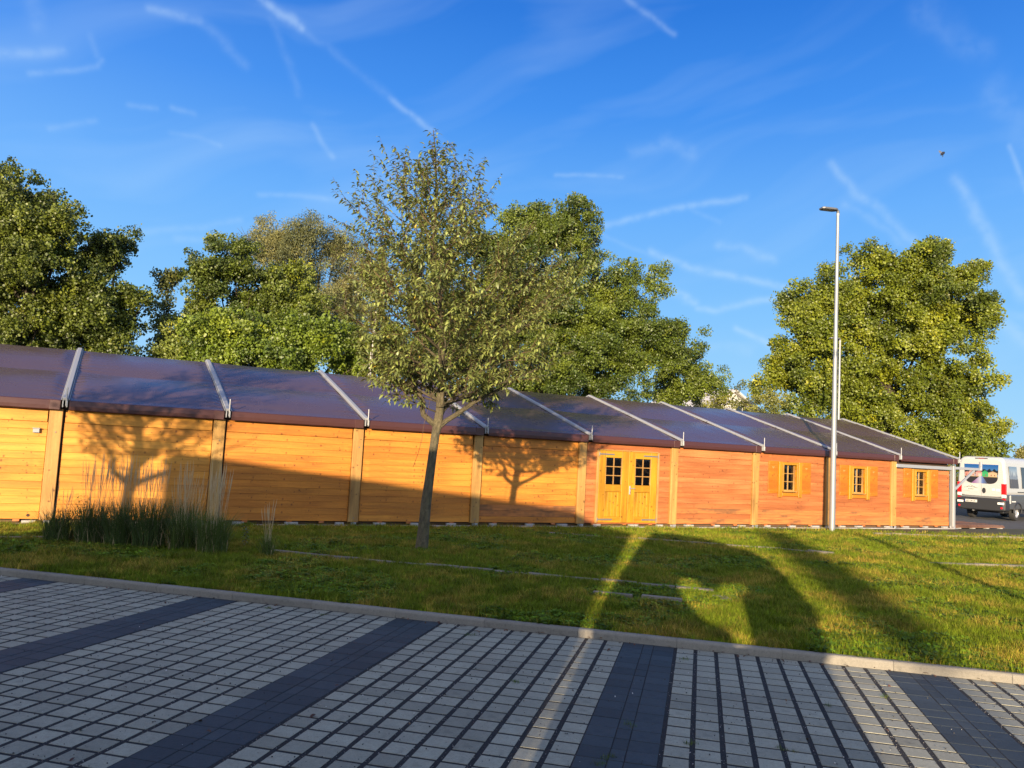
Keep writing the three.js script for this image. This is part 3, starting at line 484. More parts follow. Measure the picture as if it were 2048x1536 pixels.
  // small vent box, and a dark disc as the shade inside a hole
  put('vent_box', merge([slab(0.11, 0.08, 0.05, 0.006), at(slab(0.13, 0.015, 0.07, 0.003), 0, 0.045, 0.005)]), M.aluminium, -0.44, 1.78, 0.03);
  put('hole_shade_disc', new THREE.CylinderGeometry(0.028, 0.028, 0.012, 16).rotateX(Math.PI / 2), M.backing, -0.44, 0.17, 0.001);
  // cantilever frame and deck past the right-hand gable
  put('frame_beam', slab(1.62, 0.09, 0.07, 0.006), M.steel, 27.72, 2.08, -0.02);
  const brace = put('frame_brace', slab(1.25, 0.075, 0.05, 0.006), M.steel, 27.62, 1.70, -0.02); brace.rotation.z = 0.58;
  put('frame_stub', slab(0.08, 0.3, 0.08, 0.006), M.steel, 28.5, 2.2, -0.02);
  for (let k = 0; k < 20; k++) put('deck_board', slab(2.75, 0.028, 0.135, 0.004, k * 0.27, k * 0.19, WU), [M.deck, M.weathered, M.deck][k % 3], 28.42, 0.105, -0.07 - k * 0.14);
  put('deck_edge', slab(2.75, 0.05, 0.03, 0.004, 0, 0, WU), M.deck, 28.42, 0.06, 0.02);
  for (let k = 0; k < 4; k++) put('deck_foot', slab(0.16, 0.05, 0.12, 0.004), M.slabEdge, 27.3 + k * 0.78, 0.012, -0.04);

  // windows with casings, reveals, six panes and heart shutters
  const heart = (s) => { const h = new THREE.Shape(); h.moveTo(0, -s * 1.25); h.bezierCurveTo(-s * 0.3, -s * 0.8, -s, -s * 0.3, -s, s * 0.25); h.bezierCurveTo(-s, s * 0.75, -s * 0.2, s * 0.8, 0, s * 0.3); h.bezierCurveTo(s * 0.2, s * 0.8, s, s * 0.75, s, s * 0.25); h.bezierCurveTo(s, -s * 0.3, s * 0.3, -s * 0.8, 0, -s * 1.25); return h; };
  const shutterGeo = (() => { const sh = new THREE.Shape([[-0.185, -0.475], [0.185, -0.475], [0.185, 0.475], [-0.185, 0.475]].map((p) => new THREE.Vector2(...p))); const hp = heart(0.052).getPoints(10).map((p) => new THREE.Vector2(p.x, p.y + 0.30)); sh.holes.push(new THREE.Path(hp)); const g = new THREE.ExtrudeGeometry(sh, { depth: 0.022, bevelEnabled: true, bevelSize: 0.003, bevelThickness: 0.003, bevelSegments: 1 }); const p = g.attributes.position, uv = g.attributes.uv; for (let i = 0; i < p.count; i++) uv.setXY(i, (p.getX(i) + 0.2) * WU, (p.getY(i) + 0.5) * WU); return g; })();
  const heartGeo = new THREE.ExtrudeGeometry(heart(0.05), { depth: 0.006, bevelEnabled: false }), batten = slab(0.35, 0.06, 0.014, 0.004, 0.1, 0.3, WU);
  for (let b = 6; b <= 8; b++) {
    const cx = b * 3 + 1.25, w = new THREE.Group(); w.name = 'window'; w.position.set(cx, 1.5, 0); hall.add(w);
    const wput = (n, g, m, x, y, z) => put(n, g, m, x, y, z, w);
    for (const s of [-1, 1]) { wput('casing', slab(0.13, 1.06, 0.06, 0.006, b * 0.2, 0.1, WU, true), M.yellowWood, s * 0.405, -0.06, 0.028); wput('reveal', slab(0.05, 0.84, 0.15, 0.004, 0.3, b * 0.1, WU, true), M.yellowWood, s * 0.295, 0.0, -0.02); }
    wput('head_casing', slab(0.68, 0.08, 0.05, 0.005, 0.4, 0.2, WU), M.yellowWood, 0, 0.425, 0.024); wput('sill', slab(0.66, 0.10, 0.07, 0.006, 0.1, 0.35, WU), M.shutterWood, 0, -0.50, 0.03); wput('sill_ledge', slab(0.54, 0.03, 0.16, 0.004, 0.2, 0.15, WU), M.paleWood, 0, -0.415, -0.025);
    for (const s of [-1, 1]) wput('sash_stile', slab(0.035, 0.80, 0.04, 0.004, 0, 0, WU, true), M.paleWood, s * 0.252, 0, -0.07);
    for (const s of [-1, 1]) wput('sash_rail', slab(0.47, 0.04, 0.04, 0.004, 0, 0.2, WU), M.paleWood, 0, s * 0.385, -0.07);
    wput('muntin', slab(0.024, 0.74, 0.03, 0.004, 0.5, 0, WU, true), M.paleWood, 0, 0, -0.066); for (const s of [-1, 1]) wput('muntin', slab(0.466, 0.022, 0.028, 0.004, 0.5, 0.1, WU), M.paleWood, 0, s * 0.122, -0.0665);
    for (const px of [-1, 1]) for (const py of [-1, 0, 1]) wput('pane', new THREE.PlaneGeometry(0.222, 0.226), M.pane, px * 0.122, py * 0.248, -0.078);
    const cg = new THREE.PlaneGeometry(0.07, 0.9, 10, 1), cp = cg.attributes.position; for (let k = 0; k < cp.count; k++) cp.setZ(k, 0.012 * Math.sin(cp.getX(k) * 110)); cg.computeVertexNormals();
    wput('curtain', cg, M.curtain, b === 8 ? 0.235 : 0.17, 0.02, -0.26); wput('curtain', cg, M.curtain, -0.27, 0.02, -0.26);
    for (const s of [-1, 1]) { const sh = put('shutter', shutterGeo, M.shutterWood, cx + s * 0.68, 1.5, 0.002); mesh('heart_inlay', heartGeo, M.paleWood, sh).position.set(0, 0.30, 0.002); mesh('batten', batten, M.shutterWood, sh).position.set(0, 0.40, 0.031); mesh('batten', batten, M.shutterWood, sh).position.set(0, -0.40, 0.031); }
  }
  // the double door
  {
    const y0 = 0.12, y1 = 2.01, cx = 13.335;
    for (const s of [-1, 1]) put('door_jamb', slab(0.06, y1 - y0 + 0.03, 0.07, 0.005, 0.2, 0.3, WU, true), M.paleWood, cx + s * 0.985, (y0 + y1) / 2, 0.012);
    put('door_head', slab(1.91, 0.03, 0.07, 0.004, 0.2, 0.1, WU), M.paleWood, cx, y1 + 0.018, 0.012);
    for (const s of [-1, 1]) {
      const d = new THREE.Group(); d.name = 'door'; d.position.set(cx + s * 0.475, 0, 0.012); hall.add(d);
      const dp = (n, g, m, x, y, z) => put(n, g, m, x, y, z, d), W = 0.938;
      for (const q of [-1, 1]) dp('stile', slab(0.208, y1 - y0, 0.04, 0.005, q * 0.2 + 0.4, s * 0.1 + 0.3, WU, true), M.yellowWood, q * (W / 2 - 0.104), (y0 + y1) / 2, 0);
      dp('top_rail', slab(0.516, 0.18, 0.038, 0.004, 0.1, 0.5, WU), M.yellowWood, 0, y1 - 0.09, 0); dp('middle_rail', slab(0.516, 0.19, 0.038, 0.004, 0.4, 0.6, WU), M.yellowWood, 0, 1.025, 0); dp('bottom_rail', slab(0.516, 0.15, 0.038, 0.004, 0.7, 0.2, WU), M.yellowWood, 0, y0 + 0.075, 0);
      for (let k = 0; k < 5; k++) dp('panel_board', slab(0.0995, 0.652, 0.02, 0.004, k * 0.21, k * 0.17 + s, WU, true), M.yellowWood, -0.2 + k * 0.1, 0.598, -0.006);
      for (const q of [-1, 1]) dp('glazing_bead', slab(0.016, 0.70, 0.03, 0.004, 0, 0, WU, true), M.paleWood, q * 0.25, 1.475, 0.004);
      dp('muntin', slab(0.026, 0.70, 0.03, 0.004, 0.1, 0, WU, true), M.paleWood, 0, 1.475, 0.004); for (const q of [-1, 1]) dp('muntin', slab(0.484, 0.024, 0.028, 0.004, 0.3, 0, WU), M.paleWood, 0, 1.475 + q * 0.118, 0.004);
      for (const px of [-1, 1]) for (const py of [-1, 0, 1]) dp('pane', new THREE.PlaneGeometry(0.23, 0.212), M.pane, px * 0.127, 1.475 + py * 0.236, -0.006);
      for (const y of [1.915, 0.20]) { const hg = merge([at(slab(0.45, 0.038, 0.008, 0.002), -s * 0.22, 0, 0), at(tube([[0, -0.05, 0], [0, 0.05, 0]], 0.014, 8), s * 0.03, 0, 0.01), at(slab(0.03, 0.12, 0.008, 0.002), s * 0.045, 0, 0)]); dp('strap_hinge', hg, M.darkSteel, s * (W / 2 - 0.02), y, 0.026); }
    }
    const dr = hall.children.filter((o) => o.name === 'door')[1];
    mesh('door_handle', merge([at(slab(0.045, 0.23, 0.01, 0.004), 0, 0, 0), tube([[0, 0.05, 0.0], [0, 0.05, 0.05], [0.02, 0.05, 0.055], [0.13, 0.048, 0.052]], 0.01, 8), at(tube([[0, -0.06, 0], [0, -0.06, 0.012]], 0.014, 8), 0, 0, 0)]), M.steel, dr).position.set(-0.415, 0.985, 0.026);
    put('door_threshold', slab(1.95, 0.03, 0.10, 0.004, 0, 0, WU), M.redWood[1], cx, 0.10, -0.01);
  }
}

// ---------------------------------------------------------------- the young tree on the lawn
// leaf: folded along its rib, arched and drooping
function leafGeo(L, w, arch) {
  const P = [], I = [], st = [[0, 0], [0.25, 0.8], [0.55, 1], [0.8, 0.62], [1, 0]];
  st.forEach(([f, b]) => { const x = L * f, y = -arch * L * f * f, e = b * w / 2; P.push(x, y + e * 0.35, e, x, y, 0, x, y + e * 0.35, -e); });
  for (let i = 0; i < 4; i++) { const q = i * 3; I.push(q, q + 3, q + 1, q + 1, q + 3, q + 4, q + 1, q + 4, q + 2, q + 2, q + 4, q + 5); }
  const g = new THREE.BufferGeometry(); g.setAttribute('position', new THREE.Float32BufferAttribute(P, 3)); g.setIndex(I); g.computeVertexNormals(); return g;
}
function youngTree(seed, label, x, z, y, keep = 1, narrow = 1) {
  const R = rng(seed), tree = thing('young_tree', label, 'tree', [x, y, z], 0, 'young trees planted along the car park');
  const v = (a, b, c) => new THREE.Vector3(a, b, c);
  // trunk leans to the right and forks at 2 m
  const tp = [v(-0.03, -0.06, 0), v(-0.015, 0.1, 0), v(0.0, 0.45, 0.01), v(0.01, 0.8, 0.0), v(0.04, 1.2, 0), v(0.07, 1.6, 0), v(0.10, 1.95, 0), v(0.13, 2.15, 0), v(0.15, 2.45, 0)];
  const trunk = tube(tp, [0.132, 0.106, 0.092, 0.086, 0.077, 0.070, 0.072, 0.080, 0.064], 18, 2), p = trunk.attributes.position;
  for (let i = 0; i < p.count; i++) { // ridged bark and the long split near the foot
    const X = p.getX(i), Y = p.getY(i), Z = p.getZ(i), a = Math.atan2(Z, X - 0.04 * Y), f = 1 + 0.06 * fbm(a * 1.5, Y * 2.2, 3, 3) + 0.03 * fbm(a * 5, Y * 6, 9, 2), split = smooth(0.05, 0.2, Y) * (1 - smooth(0.75, 0.95, Y)) * Math.exp(-((a - 1.45) ** 2) / 0.03);
    p.setX(i, 0.045 * Y + (X - 0.045 * Y) * f * (1 - 0.35 * split)); p.setZ(i, Z * f * (1 - 0.35 * split));
  }
  trunk.computeVertexNormals(); mesh('trunk', trunk, M.bark, tree);
  const tubes = [], thin = [], leaves = [];
  const top = v(-0.27, 7.15, 0.05), env = (h) => { const k = [[2.0, 0.6], [2.5, 1.0], [3.0, 1.5], [3.7, 1.92], [4.4, 1.95], [5.0, 1.65], [5.5, 1.25], [6.0, 0.75], [6.5, 0.4], [7.2, 0.15]]; let i = 0; while (i < k.length - 2 && k[i + 1][0] < h) i++; return narrow * mix(k[i][1], k[i + 1][1], clamp((h - k[i][0]) / (k[i + 1][0] - k[i][0]))); };
  const axis = (h) => mix(0.12, 0.45, smooth(2.3, 3.8, h)) - 0.6 * smooth(4.4, 6.4, h);
  const leader = []; for (let i = 0; i <= 12; i++) { const f = i / 12; leader.push(v(mix(0.15, top.x, f) + 0.05 * Math.sin(f * 9), mix(2.4, top.y, f), 0.06 * Math.sin(f * 7 + 1))); }
  tubes.push(tube(leader, leader.map((_, i) => mix(0.072, 0.006, Math.pow(i / 12, 0.8))), 8, 2));
  let free = false;
  function twig(from, dir, len, rad, depth) {
    if (!free && Math.hypot(from.x - axis(from.y), from.z) > env(from.y) * 1.03) return;
    if (!free) { const q = from.clone().addScaledVector(dir, len), far = Math.hypot(q.x - axis(q.y), q.z), e = env(q.y); if (far > e * 1.1) len *= clamp(e * 1.1 / far, 0.35, 1); if (q.y > 7.2) len *= 0.6; }
    const n = 5, pts = [from.clone()], d = dir.clone();
    for (let i = 1; i <= n; i++) { d.y += 0.05; d.x += (R() - 0.5) * 0.22; d.z += (R() - 0.5) * 0.22; d.normalize(); pts.push(pts[i - 1].clone().addScaledVector(d, len / n)); }
    (rad > 0.010 ? tubes : thin).push(tube(pts, pts.map((_, i) => Math.max(0.0016, rad * (1 - 0.8 * i / n))), rad > 0.010 ? 6 : 3));
    if (depth > 0) { const m = Math.max(2, Math.round(len / (depth > 1 ? 0.125 : 0.13))); for (let k = 0; k < m; k++) { const f = (depth > 1 ? 0.22 : 0.15) + (k + R() * 0.8) / m * 0.8, q = Math.min(n - 1, Math.floor(f * n)), s = pts[q].clone().lerp(pts[q + 1], clamp(f * n - q)), ax = v(R() - 0.5, (R() - 0.5), R() - 0.5).normalize(), dd = pts[Math.min(n, q + 1)].clone().sub(pts[q]).normalize().applyAxisAngle(ax, 0.75 + R() * 0.45); dd.y += 0.22; dd.normalize(); twig(s, dd, len * (depth > 1 ? 0.26 + 0.24 * R() : 0.45 + 0.3 * R()) * (1.15 - 0.55 * f), rad * 0.42, depth - 1); } }
    if (rad < 0.012) { const m = Math.max(2, Math.round(len / 0.034)); for (let k = 0; k < m; k++) { const f = 0.12 + 0.88 * (k + R()) / m, q = Math.min(n - 1, Math.floor(f * n)), w = pts[q]; if (R() > keep * mix(1, 0.85, smooth(4.6, 5.8, w.y)) || (!free && (Math.hypot(w.x - axis(w.y), w.z) > env(w.y) * 1.06 || w.y > 7.3))) continue; leaves.push([pts[q].clone().lerp(pts[q + 1], clamp(f * n - q)), pts[q + 1].clone().sub(pts[q]).normalize()]); } }
  }
  // limbs: first the three pruned ones at the fork, then the rest up the leader
  const limb = (s, az, len, rise, rad) => { const d = v(Math.cos(az) * Math.cos(rise), Math.sin(rise), Math.sin(az) * Math.cos(rise)); twig(s, d, len, rad, 2); };
  const bent = (pts, rad, d, len) => { tubes.push(tube(pts, pts.map((_, i) => mix(rad, rad * 0.8, i / (pts.length - 1))), 9, 2)); twig(pts[pts.length - 1], d.normalize(), len, rad * 0.62, 2); };
  bent([v(0.13, 2.06, 0.0), v(0.0, 2.16, 0.03), v(-0.12, 2.26, 0.05), v(-0.145, 2.36, 0.05), v(-0.13, 2.48, 0.05)], 0.052, v(-0.55, 0.75, 0.15), 1.7);
  bent([v(0.14, 2.06, 0.0), v(0.27, 2.18, 0.04), v(0.42, 2.28, 0.06), v(0.55, 2.38, 0.08), v(0.68, 2.48, 0.08)], 0.046, v(0.85, 0.5, 0.1), 1.75);
  bent([v(0.14, 2.2, 0.0), v(0.2, 2.36, -0.06), v(0.3, 2.5, -0.1)], 0.04, v(0.5, 0.8, -0.6), 1.9);
  let az = R() * 6;
  for (let k = 0; k < 44; k++) {
    const h = 2.35 + 4.3 * Math.pow((k + 0.3) / 44, 1.15), q = clamp((h - 2.4) / (top.y - 2.4)) * 12, i = Math.min(11, Math.floor(q)), s = leader[i].clone().lerp(leader[i + 1], q - i); az += 2.4 + (R() - 0.5) * 0.6;
    const rise = mix(0.30, 1.0, clamp((h - 2.4) / 3.2)) + (R() - 0.5) * 0.3, reach = env(h + 0.5) * (0.8 + 0.3 * R());
    limb(s, az, clamp(reach / Math.cos(rise), 0.45, 2.7), rise, mix(0.026, 0.010, clamp((h - 2.4) / 4.2)));
  }
  free = true; for (const [h, a, len, rise] of [[4.6, 3.3, 1.9, 1.0], [5.0, 2.9, 1.6, 1.1], [4.3, 3.0, 2.2, 0.75], [4.9, 0.2, 1.6, 1.15], [4.7, -0.2, 1.7, 1.0], [5.4, 3.4, 1.3, 1.1], [5.3, 0.4, 1.25, 1.15], [4.2, 3.5, 2.0, 0.85], [5.0, 1.6, 1.4, 1.1], [4.9, 4.6, 1.5, 1.1], [3.6, 0.1, 2.5, 0.5], [3.2, 0.0, 2.6, 0.42], [3.4, 3.1, 2.0, 0.6]]) { const q = clamp((h - 2.4) / (top.y - 2.4)) * 12, i = Math.min(11, Math.floor(q)); twig(leader[i].clone().lerp(leader[i + 1], q - i), v(Math.cos(a) * Math.cos(rise), Math.sin(rise), Math.sin(a) * Math.cos(rise)), len * narrow, 0.0118, 1); }
  free = false;
  for (let k = 0; k < 12; k++) { az += 2.4; limb(v(0.14, 2.3 + 0.06 * k, 0), az, 1.25 + 0.5 * R(), 0.12 + 0.25 * R(), 0.016); }
  for (let k = 0; k < 14; k++) { const h = 6.2 + k * 0.07; const q = clamp((h - 2.4) / (top.y - 2.4)) * 12, i = Math.min(11, Math.floor(q)), s = leader[i].clone().lerp(leader[i + 1], q - i); az += 2.4; twig(s, v(Math.cos(az), 0.8, Math.sin(az)).normalize(), 0.16 + 0.2 * R(), 0.005, 0); }
  mesh('branches', merge(tubes), M.bark, tree); mesh('twigs', merge(thin), M.twig, tree);
  // a stray shoot hanging from the fork
  mesh('hanging_shoot', tube([v(0.0, 2.62, 0.1), v(-0.03, 2.4, 0.12), v(-0.09, 2.1, 0.13), v(-0.11, 1.85, 0.13), v(-0.16, 1.6, 0.13), v(-0.23, 1.38, 0.12)], 0.0035, 4), M.twig, tree);
  const crown = new THREE.InstancedMesh(leafGeo(0.092, 0.036, 0.5), phys(0.20, 0.235, 0.06, 0.42, { transmission: 0.22, thickness: 0 }), leaves.length); crown.name = 'crown'; crown.castShadow = crown.receiveShadow = true;
  const o = new THREE.Object3D(), col = new THREE.Color(), X = new THREE.Vector3(), Y = new THREE.Vector3(), Z = new THREE.Vector3(), B = new THREE.Matrix4();
  leaves.forEach(([q, d], i) => {
    X.set(R() - 0.5, R() * 0.5 - 0.25, R() - 0.5).normalize().addScaledVector(d, 0.55); X.y *= 0.6; X.y -= 0.05 + 0.25 * R(); X.normalize(); Y.set((R() - 0.5) * 0.9, 1, (R() - 0.5) * 0.9); Z.crossVectors(X, Y).normalize(); Y.crossVectors(Z, X);
    const s = 0.6 + 0.6 * R(); B.makeBasis(X.clone().multiplyScalar(s), Y.clone().multiplyScalar(s), Z.clone().multiplyScalar(s)).setPosition(q); crown.setMatrixAt(i, B);
    const f = 0.7 + 0.6 * R(), u = R(); crown.setColorAt(i, u < 0.004 ? col.setRGB(2.6, 1.6, 0.6) : u < 0.22 ? col.setRGB(1.7 * f, 1.6 * f, 1.7 * f) : col.setRGB(f, f, f * (0.8 + 0.5 * R())));
  });
  tree.add(crown); console.log('young tree leaves', leaves.length);
  return tree;
}
const tree1 = youngTree(201, 'slender young tree with a leaning trunk standing on the lawn', -1.33, -13.34, lawnY(-1.33, -13.34));
{
  const [x, z] = sunFrame(-10.85, 4.6), t2 = youngTree(203, 'young tree out of view at the left, its shadow on the hall', x, z, 0, 0.4, 0.66);
  t2.scale.setScalar(1.2);
}

// ---------------------------------------------------------------- trees behind the hall
function clumpGeo(seed, n, size, aspect, spread, droop = 0) {
  const R = rng(seed), P = [], I = [], v = new THREE.Vector3(), q = new THREE.Quaternion(), e = new THREE.Euler();
  for (let k = 0; k < n; k++) {
    const c = new THREE.Vector3(R() - 0.5, R() - 0.5, R() - 0.5).normalize().multiplyScalar(spread * Math.cbrt(R())), s = size * (0.65 + 0.7 * R()), w = s * aspect, b = P.length / 3;
    e.set((R() - 0.5) * 2.2, R() * 6.28, (R() - 0.5) * 2.2 - droop); q.setFromEuler(e);
    for (const [a, y, d] of [[-0.5, 0, 0], [-0.15, 0.06, 0.5], [0.25, 0.05, 0.4], [0.5, -0.06, 0], [0.25, 0.05, -0.4], [-0.15, 0.06, -0.5]]) { v.set(a * s, y * s, d * w).applyQuaternion(q).add(c); P.push(v.x, v.y, v.z); }
    I.push(b, b + 1, b + 5, b + 1, b + 2, b + 4, b + 1, b + 4, b + 5, b + 2, b + 3, b + 4);
  }
  const g = new THREE.BufferGeometry(); g.setAttribute('position', new THREE.Float32BufferAttribute(P, 3)); g.setIndex(I); g.computeVertexNormals(); return g;
}
function crownTree(name, label, seed, depth, lobes, trunkAt, o, group = 'trees behind the hall') {
  const R = rng(seed), base = [trunkAt[0], -0.05, -depth], t = thing(name, label, o.category ?? 'tree', base, 0, group), pts = [];
  const zr = o.zr ?? 0.9;
  const cut = o.cut ?? 0.13;
  for (const [lx, ly, lr] of lobes) {
    const lz = (R() - 0.5) * (o.deep ?? 2.5), ns = Math.max(8, Math.round(lr * lr * (o.sub ?? 14)));
    for (let k = 0; k < ns; k++) {
      const d = new THREE.Vector3(R() - 0.5, R() - 0.5, R() - 0.5).normalize(); if (d.z < -0.3 && R() < 0.6) d.z *= -1;
      const outer = R() < 0.6, rr = lr * (outer ? 0.82 + 0.26 * R() : 0.2 + 0.45 * R()), c = new THREE.Vector3(lx + d.x * rr, ly + d.y * rr, lz + d.z * rr * zr), sr = (o.subR ?? 0.34) * (outer ? 0.4 + 1.1 * R() * R() + 0.2 * R() : 0.9 + 0.5 * R()) * clamp(lr, 0.6, 1.3);
      const carve = fbm(c.x * 0.75 + seed, c.y * 0.95, c.z * 0.75, 2); if (outer && carve > cut) continue;      // dark gaps between the boughs
      const n = Math.max(2, Math.round(sr * sr * (o.fill ?? 100))), tint = clamp(0.5 + 1.3 * fbm(c.x * 0.5, c.y * 0.5 + seed, c.z * 0.5, 2) + (R() - 0.5) * 0.5), ax = (R() - 0.5) * 0.8;
      for (let j = 0; j < n; j++) { const e = new THREE.Vector3(R() - 0.5, R() - 0.5, R() - 0.5).normalize(), q = Math.cbrt(R()); pts.push([c.x + e.x * sr * q * 1.25, c.y + e.y * sr * q * (o.flat ?? 0.7) + ax * e.x * sr * q, c.z + e.z * sr * q * 1.1, tint]); }
    }
  }
  const crown = new THREE.InstancedMesh(o.geo, o.mat, pts.length); crown.name = 'crown'; crown.castShadow = crown.receiveShadow = true;
  const ob = new THREE.Object3D(), col = new THREE.Color();
  pts.forEach(([x, y, z, tint], i) => {
    ob.position.set(x - base[0], y + 0.05, z); ob.rotation.set(o.hang ? (R() - 0.5) * 0.5 : R() * 6.28, R() * 6.28, o.hang ? (R() - 0.5) * 0.5 : R() * 6.28); ob.scale.setScalar(0.75 + 0.6 * R()); ob.updateMatrix(); crown.setMatrixAt(i, ob.matrix);
    const f = (0.5 + 0.8 * tint) * (0.7 + 0.6 * R()), y2 = R() < (o.yellow ?? 0.05) ? 1 : 0; crown.setColorAt(i, col.setRGB(f * (1 + 0.25 * (tint - 0.5) + 0.7 * y2), f * (1 + 0.4 * y2), f * (1 - 0.2 * tint)));
  });
  t.add(crown);
  // trunk and limbs to the lobes
  const sorted = [...lobes].sort((a, b) => b[2] - a[2]), hTop = Math.max(...lobes.map((l) => l[1])), h0 = trunkAt[1], r0 = o.trunk ?? 0.22, lean = trunkAt[2] ?? 0;
  const tr = [[0, 0, 0], [lean * 0.3, h0 * 0.4, 0.05], [lean * 0.7, h0, 0], [lean, mix(h0, hTop, 0.5), 0.1], [lean * 1.1, mix(h0, hTop, 0.82), 0]];
  mesh('trunk', tube(tr, [r0 * 1.3, r0, r0 * 0.8, r0 * 0.4, 0.02], 9, 2), o.bark ?? M.darkBark, t);
  const limbs = []; for (const [lx, ly, lr] of sorted.slice(0, 14)) { const s = clamp((ly - h0) / Math.max(0.1, hTop - h0)) * 0.45, y = mix(h0 * 0.8, hTop, s), a = [lean * (0.7 + 0.3 * s), y, 0], b = [lx - base[0], ly - 0.05 * lr, (R() - 0.5) * 1.2]; limbs.push(tube([a, [mix(a[0], b[0], 0.5), mix(a[1], b[1], 0.4), b[2] * 0.5 + (R() - 0.5) * 0.4], [mix(a[0], b[0], 0.85), mix(a[1], b[1], 0.8), b[2]], b], [r0 * 0.4, r0 * 0.26, r0 * 0.10, 0.006], 6)); for (let k = 0; k < 5; k++) { const e = [b[0] + (R() - 0.5) * lr * 1.4, b[1] + (R() - 0.35) * lr * 1.0, b[2] + (R() - 0.5) * lr]; limbs.push(tube([[mix(a[0], b[0], 0.8), mix(a[1], b[1], 0.75), b[2]], [mix(b[0], e[0], 0.5), mix(b[1], e[1], 0.4), e[2]], e], [r0 * 0.10, r0 * 0.05, 0.004], 5)); } }
  mesh('limbs', merge(limbs), o.bark ?? M.darkBark, t);
  console.log(name, pts.length);
  return t;
}
const leafMat = (r, g, b, rough = 0.5, tr = 0.16) => phys(r, g, b, rough, { transmission: tr, thickness: 0 });
const GEO = { maple: clumpGeo(301, 20, 0.088, 0.8, 0.20), oak: clumpGeo(302, 22, 0.085, 0.65, 0.22), willow: clumpGeo(303, 22, 0.12, 0.26, 0.24, 0.9), bush: clumpGeo(304, 20, 0.078, 0.8, 0.19), plane: clumpGeo(305, 22, 0.105, 0.85, 0.27) };
crownTree('maple_tree', 'tall dark green tree cut off by the left edge', 401, 30, [[-20.74, 10.0, 2.07], [-19.63, 10.45, 1.41], [-18.63, 8.16, 2.07], [-20.17, 6.53, 2.26], [-17.82, 5.88, 1.69], [-17.49, 10.17, 0.85], [-19.56, 11.54, 0.75], [-17.93, 8.78, 1.32], [-19.05, 4.86, 1.69], [-17.07, 9.8, 0.56]], [-18.9, 4.2, 0.4], { geo: GEO.maple, mat: leafMat(0.112, 0.142, 0.012), sub: 15, fill: 110, yellow: 0.03, cut: 0.10 });
crownTree('maple_tree', 'dark green tree with stepped crown, second from the left edge', 402, 32, [[-17.03, 8.73, 1.41], [-16.25, 9.08, 0.9], [-17.05, 6.87, 1.81], [-15.82, 6.73, 1.21], [-15.59, 5.31, 1.21], [-17.5, 5.21, 1.41], [-18.15, 9.71, 0.8], [-14.9, 7.0, 0.55]], [-16.6, 3.8, 0.2], { geo: GEO.maple, mat: leafMat(0.085, 0.115, 0.012), sub: 17, fill: 115, yellow: 0.02, cut: 0.13 });
crownTree('sapling', 'thin sapling showing sky in the gap between the big crowns', 403, 34, [[-15.1, 8.44, 0.51], [-15.18, 7.56, 0.43], [-14.91, 8.71, 0.34], [-15.16, 6.69, 0.55]], [-15.35, 5.2, 0.25], { geo: GEO.bush, mat: leafMat(0.10, 0.12, 0.03), sub: 40, fill: 160, deep: 0.4, subR: 0.3, trunk: 0.07 });
crownTree('shrub', 'green shrub behind the roof between the second rib and the dark trees', 404, 33, [[-14.62, 5.5, 0.99], [-13.36, 5.35, 1.14], [-14.18, 6.36, 0.73], [-13.6, 4.6, 1.1]], [-14.0, 2.8, 0.1], { geo: GEO.bush, mat: leafMat(0.15, 0.19, 0.028), sub: 18, fill: 110, trunk: 0.1, category: 'shrub' });
crownTree('willow_tree', 'grey green willow rising behind the bright bushes', 406, 46, [[-15.83, 13.54, 1.1], [-14.01, 12.89, 1.59], [-12.29, 13.43, 1.3], [-10.66, 13.22, 1.44], [-12.69, 10.87, 2.45], [-10.02, 10.42, 2.31], [-8.77, 11.38, 1.44], [-11.35, 8.58, 2.02], [-16.3, 12.17, 1.16], [-9.33, 13.14, 0.87], [-14.71, 14.35, 0.72]], [-11.8, 5.5, 0.2], { geo: GEO.willow, mat: leafMat(0.20, 0.21, 0.085, 0.6, 0.2), sub: 16, fill: 110, hang: true, flat: 1.3, subR: 0.32, cut: 0.12, yellow: 0.02 });
crownTree('maple_tree', 'mid green broad tree left of the willow', 405, 35, [[-13.44, 8.74, 1.21], [-12.5, 9.47, 1.21], [-13.49, 6.72, 1.43], [-11.78, 7.48, 1.87], [-10.54, 8.67, 1.32], [-14.25, 7.8, 0.77], [-9.57, 7.6, 1.32], [-14.15, 9.16, 0.55], [-11.6, 5.6, 1.5]], [-12.2, 4.0, 0.2], { geo: GEO.maple, mat: leafMat(0.10, 0.135, 0.013), sub: 17, fill: 115, yellow: 0.04, flat: 0.6, cut: 0.14 });
crownTree('bush', 'bright yellow green bush behind the roof, left of the young tree', 407, 32, [[-11.24, 5.34, 1.41], [-9.65, 5.63, 1.51], [-7.84, 5.82, 1.31], [-6.62, 5.79, 1.21], [-8.57, 4.67, 1.41], [-5.4, 5.65, 1.31], [-10.71, 6.18, 1.0], [-12.42, 4.87, 0.9], [-6.2, 4.6, 1.3], [-10.2, 4.4, 1.2]], [-8.6, 2.8, 0.1], { geo: GEO.bush, mat: leafMat(0.145, 0.20, 0.014), sub: 18, fill: 120, yellow: 0.02, cut: 0.2, trunk: 0.12, category: 'bush' });
